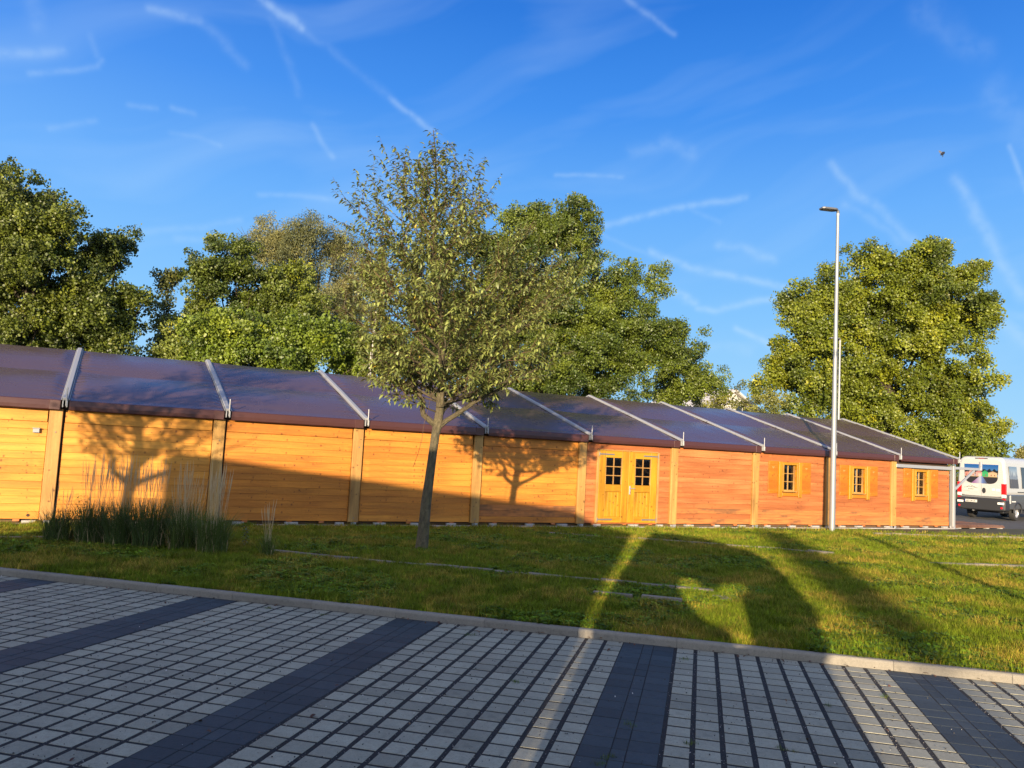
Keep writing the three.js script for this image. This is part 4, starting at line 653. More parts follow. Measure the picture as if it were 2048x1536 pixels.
crownTree('oak_tree', 'large dense green tree right of the young tree', 408, 39, [[0.38, 12.76, 1.59], [2.25, 12.73, 1.84], [-0.92, 11.29, 1.96], [3.41, 12.03, 1.22], [1.64, 9.91, 2.69], [4.39, 9.56, 2.33], [6.1, 10.28, 1.22], [5.47, 7.36, 2.57], [2.52, 6.96, 2.94], [7.44, 7.47, 1.84], [8.59, 6.53, 1.35], [9.35, 5.83, 1.1], [-0.21, 7.31, 2.69], [-2.24, 8.2, 2.33], [-3.63, 6.63, 2.2], [-5.12, 6.8, 1.71], [-0.04, 13.63, 0.73], [1.45, 13.84, 0.73], [4.0, 5.2, 2.0], [8.2, 5.0, 1.4], [1.0, 4.8, 2.0]], [2.0, 4.5, 0.2], { geo: GEO.oak, mat: leafMat(0.105, 0.145, 0.013), sub: 14, fill: 110, yellow: 0.015, cut: 0.12, trunk: 0.4 });
crownTree('hedge_shrub', 'low sparse shrub in the gap left of the yellow green tree', 409, 47, [[12.34, 5.51, 0.83], [14.11, 5.75, 0.94], [10.86, 5.58, 1.12], [15.3, 5.67, 1.06], [9.08, 5.63, 1.18], [11.8, 4.3, 1.5], [14.6, 4.3, 1.5]], [12.8, 2.8, 0.1], { geo: GEO.bush, mat: leafMat(0.18, 0.19, 0.032), sub: 14, fill: 80, yellow: 0.05, cut: 0.05, trunk: 0.1, category: 'shrub' });
crownTree('plane_tree', 'yellow green broad crowned tree behind the right end of the hall', 410, 50, [[22.45, 14.56, 1.95], [24.38, 14.02, 2.35], [27.73, 13.87, 1.57], [19.93, 12.49, 1.88], [17.71, 12.05, 1.32], [21.87, 10.98, 3.3], [26.0, 11.2, 3.3], [28.54, 11.98, 1.57], [18.71, 9.85, 1.88], [17.17, 7.86, 1.88], [19.41, 6.71, 2.82], [23.2, 6.91, 3.77], [26.98, 7.11, 2.82], [29.05, 5.32, 2.04], [30.31, 3.97, 1.19], [26.38, 3.92, 2.51], [21.35, 4.28, 2.51], [29.49, 13.0, 0.88], [16.82, 9.43, 0.78], [25.64, 16.04, 1.1], [28.6, 3.2, 1.8], [24.0, 3.2, 2.2]], [23.4, 3.5, 0.4], { geo: GEO.plane, mat: leafMat(0.15, 0.185, 0.010), sub: 8.5, fill: 74, yellow: 0.05, trunk: 0.42, subR: 0.44, cut: 0.08 });
crownTree('far_bush', 'distant bushes at the right edge above the minibus', 411, 80, [[51.01, 4.01, 1.1], [52.76, 4.45, 1.61], [49.75, 3.65, 0.9], [55, 4.4, 2.0], [51.5, 2.4, 2.2], [48.5, 2.2, 2.0], [45.5, 2.0, 1.8], [42.0, 1.8, 1.6], [39, 1.7, 1.5]], [50, 1.4, 0.1], { geo: GEO.plane, mat: leafMat(0.12, 0.125, 0.03), sub: 9, fill: 40, trunk: 0.15, category: 'bush' });
{
  const b = thing('birch_tree', 'slender white birch stem between the bush and the willow', 'tree', [-5.75, -0.05, -31], 0, 'trees behind the hall');
  mesh('trunk', tube([[0, 0, 0], [0.1, 3, 0], [0.2, 5.2, 0], [0.25, 6.6, 0], [0.33, 8.4, 0]], [0.09, 0.075, 0.06, 0.045, 0.01], 8), std(0.72, 0.70, 0.64, 0.8, { map: tiled(concreteMap, 1, 1) }), b);
  const R = rng(420), c = new THREE.InstancedMesh(GEO.bush, leafMat(0.16, 0.17, 0.035), 160); c.name = 'crown'; const o = new THREE.Object3D();
  for (let i = 0; i < 160; i++) { const h = 6.8 + 2.2 * R(), a = R() * 6.28, r = 0.9 * (1 - Math.abs(h - 7.7) / 1.6) * Math.sqrt(R()); o.position.set(0.3 + Math.cos(a) * r, h, Math.sin(a) * r); o.rotation.set(R() * 6, R() * 6, R() * 6); o.scale.setScalar(0.6 + 0.4 * R()); o.updateMatrix(); c.setMatrixAt(i, o.matrix); }
  b.add(c);
}

// ---------------------------------------------------------------- lamp posts
function lampPost(label, x, z, y, h, r0, r1, turn, group) {
  const l = thing('lamp_post', label, 'lamp post', [x, y, z], 0, group);
  mesh('pole', tube([[0, -0.05, 0], [0, h * 0.25, 0], [0, h * 0.6, 0], [0, h, 0]], [r0, mix(r0, r1, 0.25), mix(r0, r1, 0.6), r1], 20), std(0.31, 0.32, 0.31, 0.5, { metalness: 0.45 }), l);
  mesh('collar', tube([[0, h - 0.005, 0], [0, h + 0.07, 0]], r1 * 1.12, 16), M.aluminium, l);
  const head = new THREE.Group(); head.name = 'lamp_head'; head.position.set(0, h + 0.07, 0); head.rotation.y = turn; l.add(head);
  const dark = std(0.13, 0.135, 0.14, 0.5, { metalness: 0.3 });
  mesh('joint', tube([[0, -0.01, 0], [0, 0.07, 0], [-0.05, 0.105, 0], [-0.12, 0.11, 0]], [r1 * 1.05, r1 * 1.05, 0.045, 0.04], 12), dark, head);
  const sh = new THREE.Shape([[-0.06, -0.07], [-0.14, -0.12], [-0.50, -0.12], [-0.56, -0.09], [-0.56, 0.09], [-0.50, 0.12], [-0.14, 0.12], [-0.06, 0.07]].map((p) => new THREE.Vector2(...p)));
  const g = new THREE.ExtrudeGeometry(sh, { depth: 0.035, bevelEnabled: true, bevelSize: 0.012, bevelThickness: 0.012, bevelSegments: 2 }).rotateX(-Math.PI / 2); const hm = mesh('housing', g, dark, head); hm.position.y = 0.085;
  mesh('lens', at(slab(0.30, 0.18, 0.008, 0.002).rotateX(Math.PI / 2), -0.36, 0.07, 0), std(0.3, 0.3, 0.3, 0.25), head);
  return l;
}
lampPost('tall grey lamp post on the lawn in front of the heart shuttered windows', 9.64, -23.7, lawnY(9.64, -23.7), 9.5, 0.088, 0.042, 0.18);
lampPost('more distant lamp post rising behind the right end of the roof', 17.73, -43, -0.03, 8.75, 0.085, 0.05, 0.1);
{ const [x, z] = sunFrame(4.72, 1.5); lampPost('lamp post out of view at the right whose thin shadow crosses the lawn', x, z, -0.003, 9.3, 0.085, 0.045, 0.2); }

// ---------------------------------------------------------------- ornamental grasses and weeds
{
  const green = [leafMat(0.060, 0.100, 0.008, 0.95, 0.25), leafMat(0.090, 0.135, 0.010, 0.95, 0.25)], straw = phys(0.62, 0.46, 0.24, 0.8, { transmission: 0.2, thickness: 0 });
  const clump = (seed, label, x, z, h, plume, n, spread, pl, dark) => {
    const R = rng(seed), g = thing('ornamental_grass', label, 'ornamental grass', [x, lawnY(x, z) - 0.01, z], 0, 'ornamental grass clumps on the lawn');
    mesh('blades', blades(R, n, h * 0.5, h, 0.009, spread, 0.5, 5), green[dark], g);
    if (n > 150) mesh('dry_blades', blades(R, Math.round(n * 0.07), h * 0.25, h * 0.7, 0.008, spread * 1.1, 0.5, 4), straw, g);
    const list = [];
    for (let k = 0; k < pl; k++) { const a = R() * 6.28, r = spread * 0.7 * Math.sqrt(R()), lx = (R() - 0.5) * 0.28, lz = (R() - 0.5) * 0.28, H = plume * (0.8 + 0.25 * R()), bx = Math.cos(a) * r, bz = Math.sin(a) * r; list.push(tube([[bx, 0.1, bz], [bx + lx * 0.35, H * 0.5, bz + lz * 0.35], [bx + lx * 0.7, H * 0.72, bz + lz * 0.7], [bx + lx * 0.82, H * 0.82, bz + lz * 0.82], [bx + lx * 0.95, H * 0.93, bz + lz * 0.95], [bx + lx, H, bz + lz]], [0.0018, 0.0016, 0.002, 0.0042, 0.0032, 0.0008], 4)); }
    mesh('plumes', merge(list), straw, g);
  };
  clump(501, 'leftmost ornamental grass clump, low and leaning left', -6.75, -12.25, 0.62, 0.95, 420, 0.20, 10, 0);
  clump(502, 'second ornamental grass clump from the left, with tall straw plumes', -6.25, -12.25, 0.76, 1.34, 620, 0.22, 34, 0);
  clump(503, 'third ornamental grass clump from the left, dark and dense', -5.75, -12.15, 0.80, 1.36, 650, 0.22, 36, 0);
  clump(504, 'tallest ornamental grass clump, standing in front of the tree shadow on the hall', -5.28, -12.05, 0.88, 1.36, 700, 0.23, 40, 0);
  clump(505, 'ornamental grass clump with sparse plumes, left of the second post', -4.72, -12.0, 0.70, 1.16, 560, 0.21, 22, 1);
  clump(506, 'brighter green ornamental grass clump in front of the second post', -4.22, -11.75, 0.72, 1.30, 640, 0.21, 40, 1);
  clump(507, 'small thin ornamental grass tuft with a few stalks, standing alone at the right', -3.42, -11.75, 0.38, 0.85, 170, 0.09, 12, 1);
  clump(508, 'ornamental grass clump at the back of the group', -5.0, -12.6, 0.85, 1.3, 480, 0.22, 26, 0);
  const weed = (label, x, z, h, seed) => { const R = rng(seed), w = thing('weed', label, 'weed', [x, lawnY(x, z) - 0.01, z], 0, 'tall weeds by the grasses'); mesh('stem', tube([[0, 0, 0], [0.02, h * 0.5, 0], [0.0, h, 0.01]], [0.006, 0.005, 0.002], 5), M.twig, w); const L = []; const g0 = leafGeo(0.07, 0.032, 0.4); for (let k = 0; k < 26; k++) { const f = 0.15 + 0.85 * k / 26, g = g0.clone(); g.rotateZ(0.5 * (R() - 0.2)); g.rotateY(k * 2.4); g.translate(0.01, h * f, 0); L.push(g); } mesh('leaves', mergeGeometries(L), leafMat(0.07, 0.11, 0.02), w); };
  weed('leafy weed standing on the lawn right of the ornamental grasses', -4.05, -12.65, 0.36, 521);
  weed('tall leafy weed against the hall wall at the left of the grasses', -8.25, -15.55, 0.62, 522);
}

// ---------------------------------------------------------------- minibuses at the right
function canvasTex(w, h, draw) { const c = document.createElement('canvas'); c.width = w; c.height = h; draw(c.getContext('2d'), w, h); const t = new THREE.CanvasTexture(c); t.colorSpace = THREE.SRGBColorSpace; return t; }
// body: rounded sections lofted from the tail (x = 0) to the nose (x = L); y up, z across
function loft(sections, n = 28) {
  const P = [], I = [], U = [];
  sections.forEach(([x, w, y0, y1, tum, rad]) => { for (let k = 0; k <= n; k++) { const a = k / n * 2 * Math.PI - Math.PI / 2, e = rad, c = Math.cos(a), s = Math.sin(a), px = Math.sign(c) * Math.pow(Math.abs(c), e), py = Math.sign(s) * Math.pow(Math.abs(s), e), f = (py + 1) / 2; P.push(x, mix(y0, y1, f), px * w / 2 * (1 - tum * f * f)); U.push(x, f); } });
  const row = n + 1, m = sections.length;
  for (let i = 0; i + 1 < m; i++) for (let k = 0; k < n; k++) { const q = i * row + k; I.push(q, q + row, q + 1, q + 1, q + row, q + row + 1); }
  for (const i of [0, m - 1]) { const c = P.length / 3, s = sections[i]; P.push(s[0], (s[2] + s[3]) / 2, 0); U.push(0, 0); for (let k = 0; k < n; k++) i ? I.push(c, i * row + k + 1, i * row + k) : I.push(c, i * row + k, i * row + k + 1); }
  let g = new THREE.BufferGeometry(); g.setAttribute('position', new THREE.Float32BufferAttribute(P, 3)); g.setAttribute('uv', new THREE.Float32BufferAttribute(U, 2)); g.setIndex(I); g = g.toNonIndexed();
  g.computeVertexNormals(); return g;
}
function wheel(parent, x, z, side, r = 0.34, name = 'wheel') {
  const w = new THREE.Group(); w.name = name; w.position.set(x, r, z); parent.add(w);
  mesh('tyre', new THREE.LatheGeometry([[r * 0.62, -0.11], [r * 0.93, -0.115], [r, -0.085], [r, 0.085], [r * 0.93, 0.115], [r * 0.62, 0.11]].map((p) => new THREE.Vector2(...p)), 28).rotateX(Math.PI / 2), std(0.028, 0.027, 0.026, 0.85), w);
  mesh('rim', new THREE.LatheGeometry([[0.001, 0.06], [r * 0.2, 0.075], [r * 0.28, 0.03], [r * 0.5, 0.02], [r * 0.58, 0.09], [r * 0.63, 0.1], [r * 0.63, -0.1]].map((p) => new THREE.Vector2(...p)), 24).rotateX(side * Math.PI / 2), std(0.5, 0.5, 0.5, 0.4, { metalness: 0.6 }), w);
}
const picture = canvasTex(512, 288, (c, w, h) => { // the printed rear window: coloured pavilions, road, evening sky
  let g = c.createLinearGradient(0, 0, 0, h * 0.45); g.addColorStop(0, '#2c6fc4'); g.addColorStop(1, '#6aa5dd'); c.fillStyle = g; c.fillRect(0, 0, w, h);
  c.fillStyle = '#2a3640'; c.beginPath(); c.moveTo(0, 90); for (let i = 0; i <= 24; i++) c.lineTo(i * w / 24, 78 + 14 * Math.sin(i * 1.7) + 8 * Math.sin(i * 4.1)); c.lineTo(w, 150); c.lineTo(0, 150); c.fill();
  const roof = (x, y, ww, hh, top, col, rc) => { c.fillStyle = col; c.fillRect(x, y, ww, hh); c.fillStyle = rc; c.beginPath(); c.moveTo(x - 6, y); c.lineTo(x + ww / 2, y - top); c.lineTo(x + ww + 6, y); c.fill(); };
  roof(10, 128, 70, 55, 14, '#f0b4a0', '#e69a8a'); roof(70, 118, 90, 65, 40, '#f6d6c0', '#f0aaa4'); roof(170, 122, 110, 60, 30, '#f2c6bc', '#e39a98'); roof(270, 120, 90, 64, 34, '#57d58a', '#3fc07a'); roof(360, 126, 135, 56, 26, '#f4deae', '#e9c79c');
  c.fillStyle = '#fff2e0'; c.fillRect(215, 140, 40, 42); c.fillStyle = '#c6505a'; for (const x of [30, 95, 130, 320, 400, 450]) c.fillRect(x, 150, 12, 20);
  c.fillStyle = '#b9a06a'; c.fillRect(0, 182, w, 8); c.fillStyle = '#44434a'; c.fillRect(0, 190, w, h - 190);
  g = c.createLinearGradient(140, 0, 370, 0); g.addColorStop(0, '#b77fc0'); g.addColorStop(0.45, '#e6f0ff'); g.addColorStop(0.6, '#7d9be0'); g.addColorStop(1, '#5c5c66'); c.fillStyle = g; c.beginPath(); c.moveTo(235, 176); c.lineTo(275, 176); c.lineTo(350, h); c.lineTo(110, h); c.fill();
});
const emblem = canvasTex(256, 128, (c, w, h) => { c.fillStyle = '#efeee6'; c.fillRect(0, 0, w, h); c.strokeStyle = '#4a5258'; c.lineWidth = 5; c.beginPath(); c.moveTo(60, 52); c.lineTo(128, 16); c.lineTo(200, 52); c.moveTo(150, 30); c.lineTo(128, 52); c.stroke(); c.fillStyle = '#4a5258'; for (let i = 0; i < 22; i++) { const x = 12 + i * 10.6, y = 60 - 14 * Math.sin(i / 21 * 3.14); c.fillRect(x, y + (i % 3), 6.5, 13 - (i % 4)); } for (let i = 0; i < 4; i++) c.fillRect(84 + i * 24, 84, 15, 15); c.fillStyle = '#777b7a'; for (let i = 0; i < 12; i++) c.fillRect(14 + i * 8, 116, 5, 8); });
const plate = canvasTex(256, 56, (c, w, h) => { c.fillStyle = '#f4f3ea'; c.fillRect(0, 0, w, h); c.fillStyle = '#20408a'; c.fillRect(0, 0, 18, h); c.fillStyle = '#151515'; c.font = 'bold 42px sans-serif'; c.textBaseline = 'middle'; c.fillText('MZ CM 25', 30, h / 2 + 2, 215); });
const peaks = canvasTex(256, 256, (c, w, h) => { const g = c.createLinearGradient(0, 0, 0, h); g.addColorStop(0, '#7d97b2'); g.addColorStop(0.4, '#c9d4da'); g.addColorStop(0.75, '#e8e2d8'); c.fillStyle = g; c.fillRect(0, 0, w, h); c.fillStyle = '#8a93a0'; for (let i = 0; i < 7; i++) { c.beginPath(); c.moveTo(i * 40 - 20, 150); c.lineTo(i * 40 + 10, 60 + 30 * Math.sin(i * 2)); c.lineTo(i * 40 + 45, 150); c.fill(); } c.fillStyle = '#5b5048'; c.fillRect(0, 150, w, 106); c.fillStyle = '#77685a'; c.fillRect(90, 150, 8, 50); });
function minibus(label, x, z, turn, white, lower, detail) {
  const v = thing('minibus', label, 'minibus', [x, -0.034, z], turn, 'minibuses parked beyond the hall');
  const bodyM = phys(...white, 0.35, { clearcoat: 0.6, clearcoatRoughness: 0.1 }), lowM = phys(...lower, 0.4, { clearcoat: 0.5, clearcoatRoughness: 0.15 }), black = std(0.022, 0.023, 0.025, 0.55);
  mesh('body', loft([[0.0, 1.86, 1.02, 2.62, 0.10, 0.28], [0.03, 1.95, 1.0, 2.70, 0.10, 0.24], [0.14, 2.0, 0.98, 2.75, 0.10, 0.22], [3.0, 2.02, 0.98, 2.77, 0.10, 0.22], [4.5, 2.02, 0.98, 2.74, 0.11, 0.24], [4.9, 1.96, 0.98, 2.5, 0.14, 0.28], [5.6, 1.9, 0.98, 1.62, 0.10, 0.35], [6.2, 1.8, 0.98, 1.38, 0.06, 0.4]]), bodyM, v);
  mesh('lower_body', loft([[0.02, 1.88, 0.50, 1.10, 0.0, 0.2], [0.12, 2.01, 0.46, 1.18, 0.0, 0.16], [3.0, 2.035, 0.46, 1.18, 0.0, 0.16], [5.4, 2.02, 0.46, 1.16, 0.0, 0.18], [6.3, 1.8, 0.46, 1.0, 0.0, 0.3]]), lowM, v);
  mesh('bumper', loft([[-0.10, 1.80, 0.44, 0.86, 0.0, 0.3], [-0.06, 2.0, 0.40, 0.92, 0.0, 0.24], [0.30, 2.06, 0.40, 0.93, 0.0, 0.2]]), black, v);
  for (const s of [-1, 1]) { wheel(v, 1.25, s * 0.86, s); wheel(v, 4.85, s * 0.88, s); const ar = mesh('wheel_arch', new THREE.TorusGeometry(0.42, 0.045, 6, 20, Math.PI), black, v); ar.position.set(1.25, 0.36, s * 1.0); }
  mesh('underbody', at(slab(4.4, 0.22, 1.5, 0.02), 2.6, 0.42, 0), black, v);
  for (const s of [-1, 1]) { // side glass
    const gl = (x0, x1, lean, mat) => { const sh = new THREE.Shape([[x0, 1.42], [x1, 1.42], [x1 - lean, 2.36], [x0 - lean * 0.4, 2.36]].map((p) => new THREE.Vector2(...p))); const g = new THREE.ShapeGeometry(sh), p = g.attributes.position, u = g.attributes.uv; for (let i = 0; i < p.count; i++) { u.setXY(i, (p.getX(i) - x0 + 0.3) / (x1 - x0 + 0.3), (p.getY(i) - 1.42) / 0.94); const f = (p.getY(i) - 0.98) / 1.79; p.setZ(i, 1.0125 * (1 - 0.1 * f * f) + 0.008); } g.computeVertexNormals(); const m = mesh('side_window', g, mat, v); if (s < 0) m.scale.z = -1; return m; };
    gl(0.42, 1.35, 0.12, detail ? std(0.55, 0.55, 0.55, 0.25, { map: peaks }) : phys(0.02, 0.022, 0.025, 0.08)); gl(1.75, 2.9, 0.1, phys(0.03, 0.032, 0.035, 0.08)); gl(3.1, 4.2, 0.25, phys(0.03, 0.032, 0.035, 0.08));
    mesh('door_rail', slab(1.1, 0.035, 0.02, 0.004), black, v).position.set(1.8, 1.25, s * 1.012);
  }
  if (!detail) return v;
  const back = (name, geo, mat, y, zz, dx = 0) => { const m = mesh(name, geo, mat, v); m.rotation.y = -Math.PI / 2; m.position.set(-0.006 + dx, y, zz); return m; };
  const ws = new THREE.Shape(); ws.moveTo(-0.70, 0.42); ws.lineTo(0.70, 0.42); ws.lineTo(0.68, -0.12); ws.quadraticCurveTo(0.66, -0.40, 0.38, -0.42); ws.lineTo(-0.38, -0.42); ws.quadraticCurveTo(-0.66, -0.40, -0.68, -0.12); ws.lineTo(-0.70, 0.42);
  const wg = new THREE.ShapeGeometry(ws, 8), wu = wg.attributes.uv, wp = wg.attributes.position; for (let i = 0; i < wp.count; i++) wu.setXY(i, (wp.getX(i) + 0.7) / 1.4, (wp.getY(i) + 0.42) / 0.84);
  back('rear_window', wg, std(0.42, 0.42, 0.42, 0.3, { map: picture }), 1.98, 0);
  for (const s of [-1, 1]) { const tl = merge([at(slab(0.19, 0.46, 0.10, 0.02), 0, 0, 0)]); back('tail_light', tl, phys(0.55, 0.012, 0.015, 0.2, { clearcoat: 1 }), 1.36, s * 0.90, 0.035); back('turn_light', slab(0.18, 0.13, 0.09, 0.015), phys(0.75, 0.70, 0.62, 0.2, { clearcoat: 1 }), 1.055, s * 0.90, 0.035); back('tail_light', slab(0.15, 0.08, 0.06, 0.01), phys(0.4, 0.012, 0.02, 0.25), 0.92, s * 0.90, 0.02); back('reversing_light', slab(0.26, 0.10, 0.06, 0.012), phys(0.8, 0.78, 0.72, 0.2), 0.74, s * 0.82, -0.07); back('reflector', new THREE.CylinderGeometry(0.05, 0.05, 0.03, 14).rotateX(Math.PI / 2), phys(0.5, 0.02, 0.03, 0.2), 0.55, s * 0.86, -0.085); }
  back('number_plate', new THREE.BoxGeometry(0.52, 0.115, 0.012), std(0.62, 0.62, 0.6, 0.4, { map: plate }), 0.78, -0.38, -0.106);
  back('emblem', new THREE.PlaneGeometry(0.62, 0.31), std(0.58, 0.58, 0.55, 0.4, { map: emblem }), 1.36, -0.42, 0.0);
  back('sticker', slab(0.12, 0.10, 0.004, 0.001), std(0.72, 0.70, 0.62, 0.5), 1.32, 0.50); back('sticker', slab(0.16, 0.10, 0.004, 0.001), std(0.74, 0.73, 0.67, 0.5), 1.31, 0.68); back('lettering', slab(0.24, 0.035, 0.004, 0.001), std(0.45, 0.44, 0.40, 0.5), 1.13, 0.58);
  back('door_handle', new THREE.ExtrudeGeometry(new THREE.Shape(new THREE.Path().absellipse(0, 0, 0.065, 0.115, 0, 6.283).getPoints(20)), { depth: 0.03, bevelEnabled: true, bevelSize: 0.006, bevelThickness: 0.006 }), black, 1.26, 0.12, 0.02);
  back('brake_light', slab(0.52, 0.05, 0.05, 0.01), black, 2.655, 0.0, 0.035); back('brake_lamp', slab(0.24, 0.03, 0.05, 0.006), phys(0.25, 0.01, 0.01, 0.25), 2.655, 0.0, 0.028); back('tailgate_seam', slab(0.008, 0.48, 0.006, 0.001), std(0.3, 0.3, 0.28, 0.6), 1.28, 0.03, -0.002);
  back('tail_step', slab(1.7, 0.06, 0.10, 0.01), std(0.16, 0.165, 0.165, 0.5), 0.965, 0, 0.02);
  const num = mesh('fleet_number', merge([at(slab(0.055, 0.30, 0.004, 0.001), -0.09, 0, 0), at(slab(0.055, 0.30, 0.004, 0.001), 0.0, 0, 0), at(slab(0.14, 0.03, 0.004, 0.001), -0.045, 0.16, 0), at(slab(0.14, 0.03, 0.004, 0.001), -0.045, -0.16, 0), at(slab(0.42, 0.05, 0.004, 0.001), 0.34, -0.09, 0)]), std(0.66, 0.64, 0.58, 0.5), v); num.position.set(0.42, 0.93, 1.025); // pale number and name on the side
  mesh('exhaust', tube([[-0.02, 0.36, -0.35], [0.3, 0.38, -0.35]], 0.035, 10), M.aluminium, v);
  return v;
}
minibus('white minibus with dark grey lower half and a printed rear window', 20.9, -35.3, 0.66, [0.44, 0.44, 0.41], [0.07, 0.07, 0.068], true);
minibus('dark minibus mostly hidden behind the white minibus', 27.6, -43.5, 0.6, [0.03, 0.035, 0.045], [0.03, 0.03, 0.035], false);

// ---------------------------------------------------------------- a pale house far behind, seen through the gap
{
  const h = thing('house', 'pale house with a dark gable window glimpsed through the gap in the trees', 'house', [17.9, -0.03, -64], 0.5);
  const plaster = std(0.72, 0.70, 0.66, 0.85, { map: concreteMap });
  mesh('wall', new THREE.ExtrudeGeometry(new THREE.Shape([[-3.4, 0], [3.4, 0], [3.4, 5.6], [0, 7.5], [-3.4, 5.6]].map((p) => new THREE.Vector2(...p))), { depth: 8, bevelEnabled: false }).translate(0, 0, -8), plaster, h);
  for (const s of [-1, 1]) { const r = mesh('roof', slab(4.3, 0.16, 8.6, 0), std(0.55, 0.52, 0.48, 0.7), h); r.position.set(s * 1.85, 6.68, -4); r.rotation.z = -s * 0.51; }
  const w = mesh('window', slab(1.3, 1.1, 0.06, 0.01), phys(0.015, 0.02, 0.03, 0.05), h); w.position.set(0.9, 5.9, 0.04); mesh('frame', slab(0.06, 1.1, 0.04, 0.004), plaster, w).position.z = 0.04;
}
// an insect caught in flight
{
  const f = thing('flying_insect', 'tiny dark insect flying in the blue sky at the upper right', 'insect', [1.92, 3.33, -3.55], 0.6); f.scale.setScalar(1.8);
  mesh('body', tube([[-0.009, -0.005, 0], [-0.004, -0.001, 0], [0.002, 0.003, 0], [0.008, 0.007, 0]], [0.001, 0.0032, 0.004, 0.0018], 8), std(0.02, 0.02, 0.025, 0.6), f);
  const wing = new THREE.ShapeGeometry(new THREE.Shape(new THREE.Path().absellipse(0.007, 0, 0.008, 0.0028, 0, 6.283).getPoints(14)));
  for (const [ry, rz] of [[0.3, -0.35], [2.7, 0.3]]) { const m = mesh('wing', wing, phys(0.25, 0.27, 0.3, 0.4, { transmission: 0.5, thickness: 0 }), f); m.rotation.set(0.5, ry, rz); }
}

// ---------------------------------------------------------------- unseen casters added behind the camera to shade the paving and lawn
{
  // unseen double-deck bus added to cast the shadow, its side square to the sun
  const t0 = -10.25, t1 = -0.91, s0 = -0.7, Wd = 2.5, H = 4.20, [cx, cz] = sunFrame((t0 + t1) / 2, s0 - Wd / 2);
  const c = thing('shadow_coach', 'white double-deck bus shape added out of view at the left to cast the long shadow', 'shadow_coach', [cx, 0, cz], -SUN_AZ), L = t1 - t0, body = phys(0.78, 0.77, 0.74, 0.3, { clearcoat: 0.7 }), glass = phys(0.02, 0.022, 0.026, 0.06);
  mesh('body', (() => { const h = L / 2, sh = new THREE.Shape([[-h, 0.28], [h, 0.28], [h, 3.0], [h - 0.04, 3.5], [h - 0.5, 3.66], [h - 1.75, H], [-h + 0.15, H], [-h, H - 0.15]].map((p) => new THREE.Vector2(...p))); return new THREE.ExtrudeGeometry(sh, { depth: Wd - 0.08, bevelEnabled: true, bevelSize: 0.0, bevelThickness: 0.04, bevelSegments: 2 }).translate(0, 0, -(Wd - 0.08) / 2); })(), body, c);
  for (const s of [-1, 1]) { for (let k = 0; k < 6; k++) for (const [y, h] of [[1.75, 0.85], [3.2, 0.8]]) { const p = mesh('side_window', slab(1.2, h, 0.02, 0.006), glass, c); p.position.set(-L / 2 + 0.85 + k * 1.27, y, s * (Wd / 2 + 0.028)); if (s < 0) p.rotation.y = Math.PI; } for (const x of [-L / 2 + 1.8, L / 2 - 2.2, L / 2 - 3.3]) wheel(c, x, s * 1.12, s, 0.48); }
  mesh('windscreen', slab(2.2, 1.5, 0.03, 0.01).rotateY(Math.PI / 2), glass, c).position.set(L / 2 + 0.04, 1.7, 0); mesh('windscreen', slab(2.2, 0.4, 0.03, 0.01).rotateY(Math.PI / 2), glass, c).position.set(L / 2 + 0.04, 2.75, 0);
}
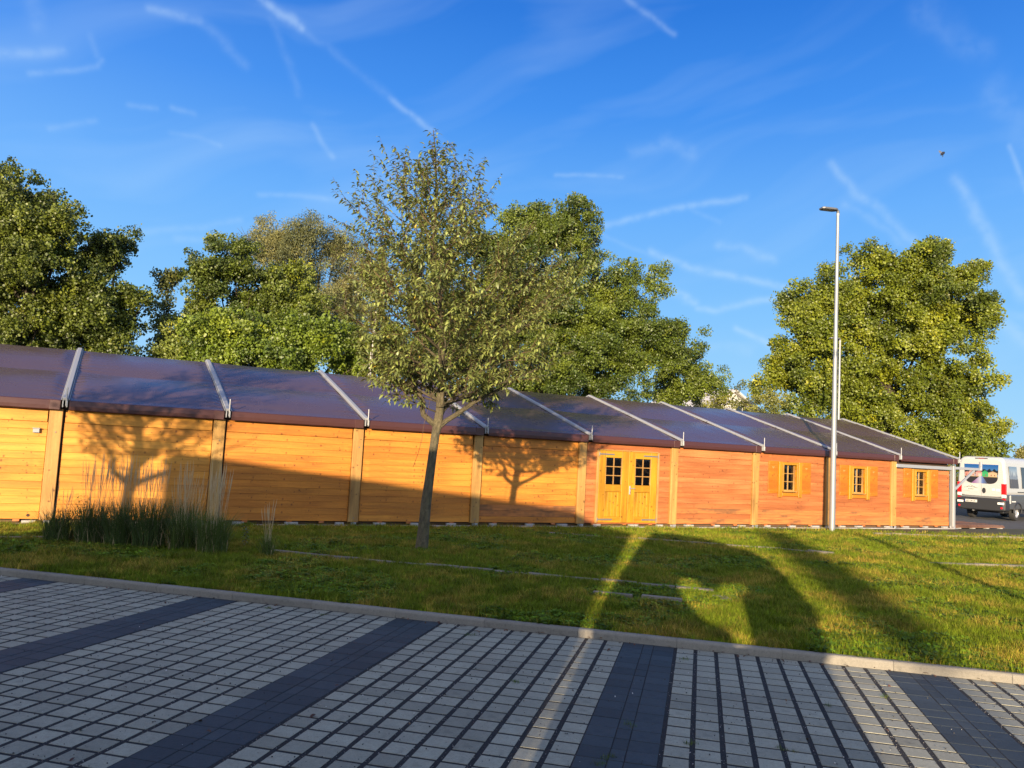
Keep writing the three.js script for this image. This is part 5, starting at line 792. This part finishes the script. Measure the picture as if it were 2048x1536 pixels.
{
  // hollow shell added unseen; outline and holes shaped for the shadow and light patch
  const D = 2.2, [cx, cz] = sunFrame(0, -0.7), c = thing('shadow_caravan', 'tall white hollow shell added behind the camera, its glazed holes shaping the light patch on the lawn', 'shadow_caravan', [cx, 0, cz], -SUN_AZ), skin = phys(0.76, 0.75, 0.71, 0.4, { clearcoat: 0.3 });
  const outline = [[-0.82, 0.16], [-0.82, 1.8], [-0.70, 2.9], [-0.62, 3.35], [-0.48, 3.60], [-0.18, 3.66], [0.62, 3.50], [1.30, 3.22], [1.58, 3.0], [1.65, 2.7], [1.60, 2.38], [1.47, 2.0], [1.36, 1.7], [1.33, 1.2], [1.38, 0.16]].map((p) => new THREE.Vector2(...p));
  const front = [[0.06, 2.2], [0.10, 2.38], [0.28, 2.40], [0.40, 2.27], [0.55, 2.25], [0.68, 2.36], [0.95, 2.38], [0.97, 2.28], [0.82, 2.2], [0.80, 1.95], [0.78, 1.7], [0.62, 1.67], [0.56, 1.82], [0.35, 1.87], [0.18, 2.03]].map((p) => new THREE.Vector2(...p));  // hole cut to the outline of the light patch on the lawn
  const rear = [[-0.05, 1.95], [1.1, 1.95], [1.1, 2.95], [-0.05, 2.95]].map((p) => new THREE.Vector2(...p));
  const wall = (hole, z) => { const sh = new THREE.Shape(outline); sh.holes.push(new THREE.Path(hole)); const m = mesh('end_wall', new THREE.ExtrudeGeometry(sh, { depth: 0.04, bevelEnabled: false }), skin, c); m.position.z = z; const g = mesh('pane', new THREE.ShapeGeometry(new THREE.Shape(hole)), phys(1, 1, 1, 0.0, { transmission: 1, thickness: 0, ior: 1.3 }), c); g.position.z = z + 0.02; };
  wall(front, -0.02); wall(rear, D - 0.02);
  const P = [], I = []; outline.forEach((p, i) => { P.push(p.x, p.y, 0.02, p.x, p.y, D); const j = (i + 1) % outline.length; I.push(i * 2, i * 2 + 1, j * 2, i * 2 + 1, j * 2 + 1, j * 2); });
  const sk = new THREE.BufferGeometry(); sk.setAttribute('position', new THREE.Float32BufferAttribute(P, 3)); sk.setIndex(I); sk.computeVertexNormals(); mesh('shell', sk, skin, c);
  for (const s of [-0.7, 1.2]) { const w = new THREE.Group(); w.name = 'wheel'; w.position.set(s, 0.3, D / 2); w.rotation.y = Math.PI / 2; c.add(w); mesh('tyre', new THREE.TorusGeometry(0.22, 0.08, 8, 20), std(0.03, 0.03, 0.03, 0.85), w); }
}
{  // unseen tree added for a soft shadow; crown height and width set by it
  const [x, z] = sunFrame(2.4, -35), R = rng(601), t = thing('shadow_tree', 'unseen narrow tree added far behind the camera to cast a soft shadow on the lawn', 'tree', [x, -0.03, z]), c = new THREE.InstancedMesh(GEO.bush, leafMat(0.08, 0.11, 0.025), 300); c.name = 'crown'; const o = new THREE.Object3D();
  for (let i = 0; i < 300; i++) { const h = 7.9 + 2.3 * R(), a = R() * 6.28, r = 0.40 * Math.pow(Math.sin(clamp((h - 7.7) / 2.7) * Math.PI), 0.5) * Math.sqrt(R()); o.position.set(Math.cos(a) * r, h, Math.sin(a) * r); o.rotation.set(R() * 6, R() * 6, R() * 6); o.updateMatrix(); c.setMatrixAt(i, o.matrix); }
  t.add(c); mesh('trunk', tube([[0, 0, 0], [0, 5, 0], [0, 10, 0]], [0.12, 0.08, 0.02], 8), M.darkBark, t);
}

renderer.render(scene, camera);
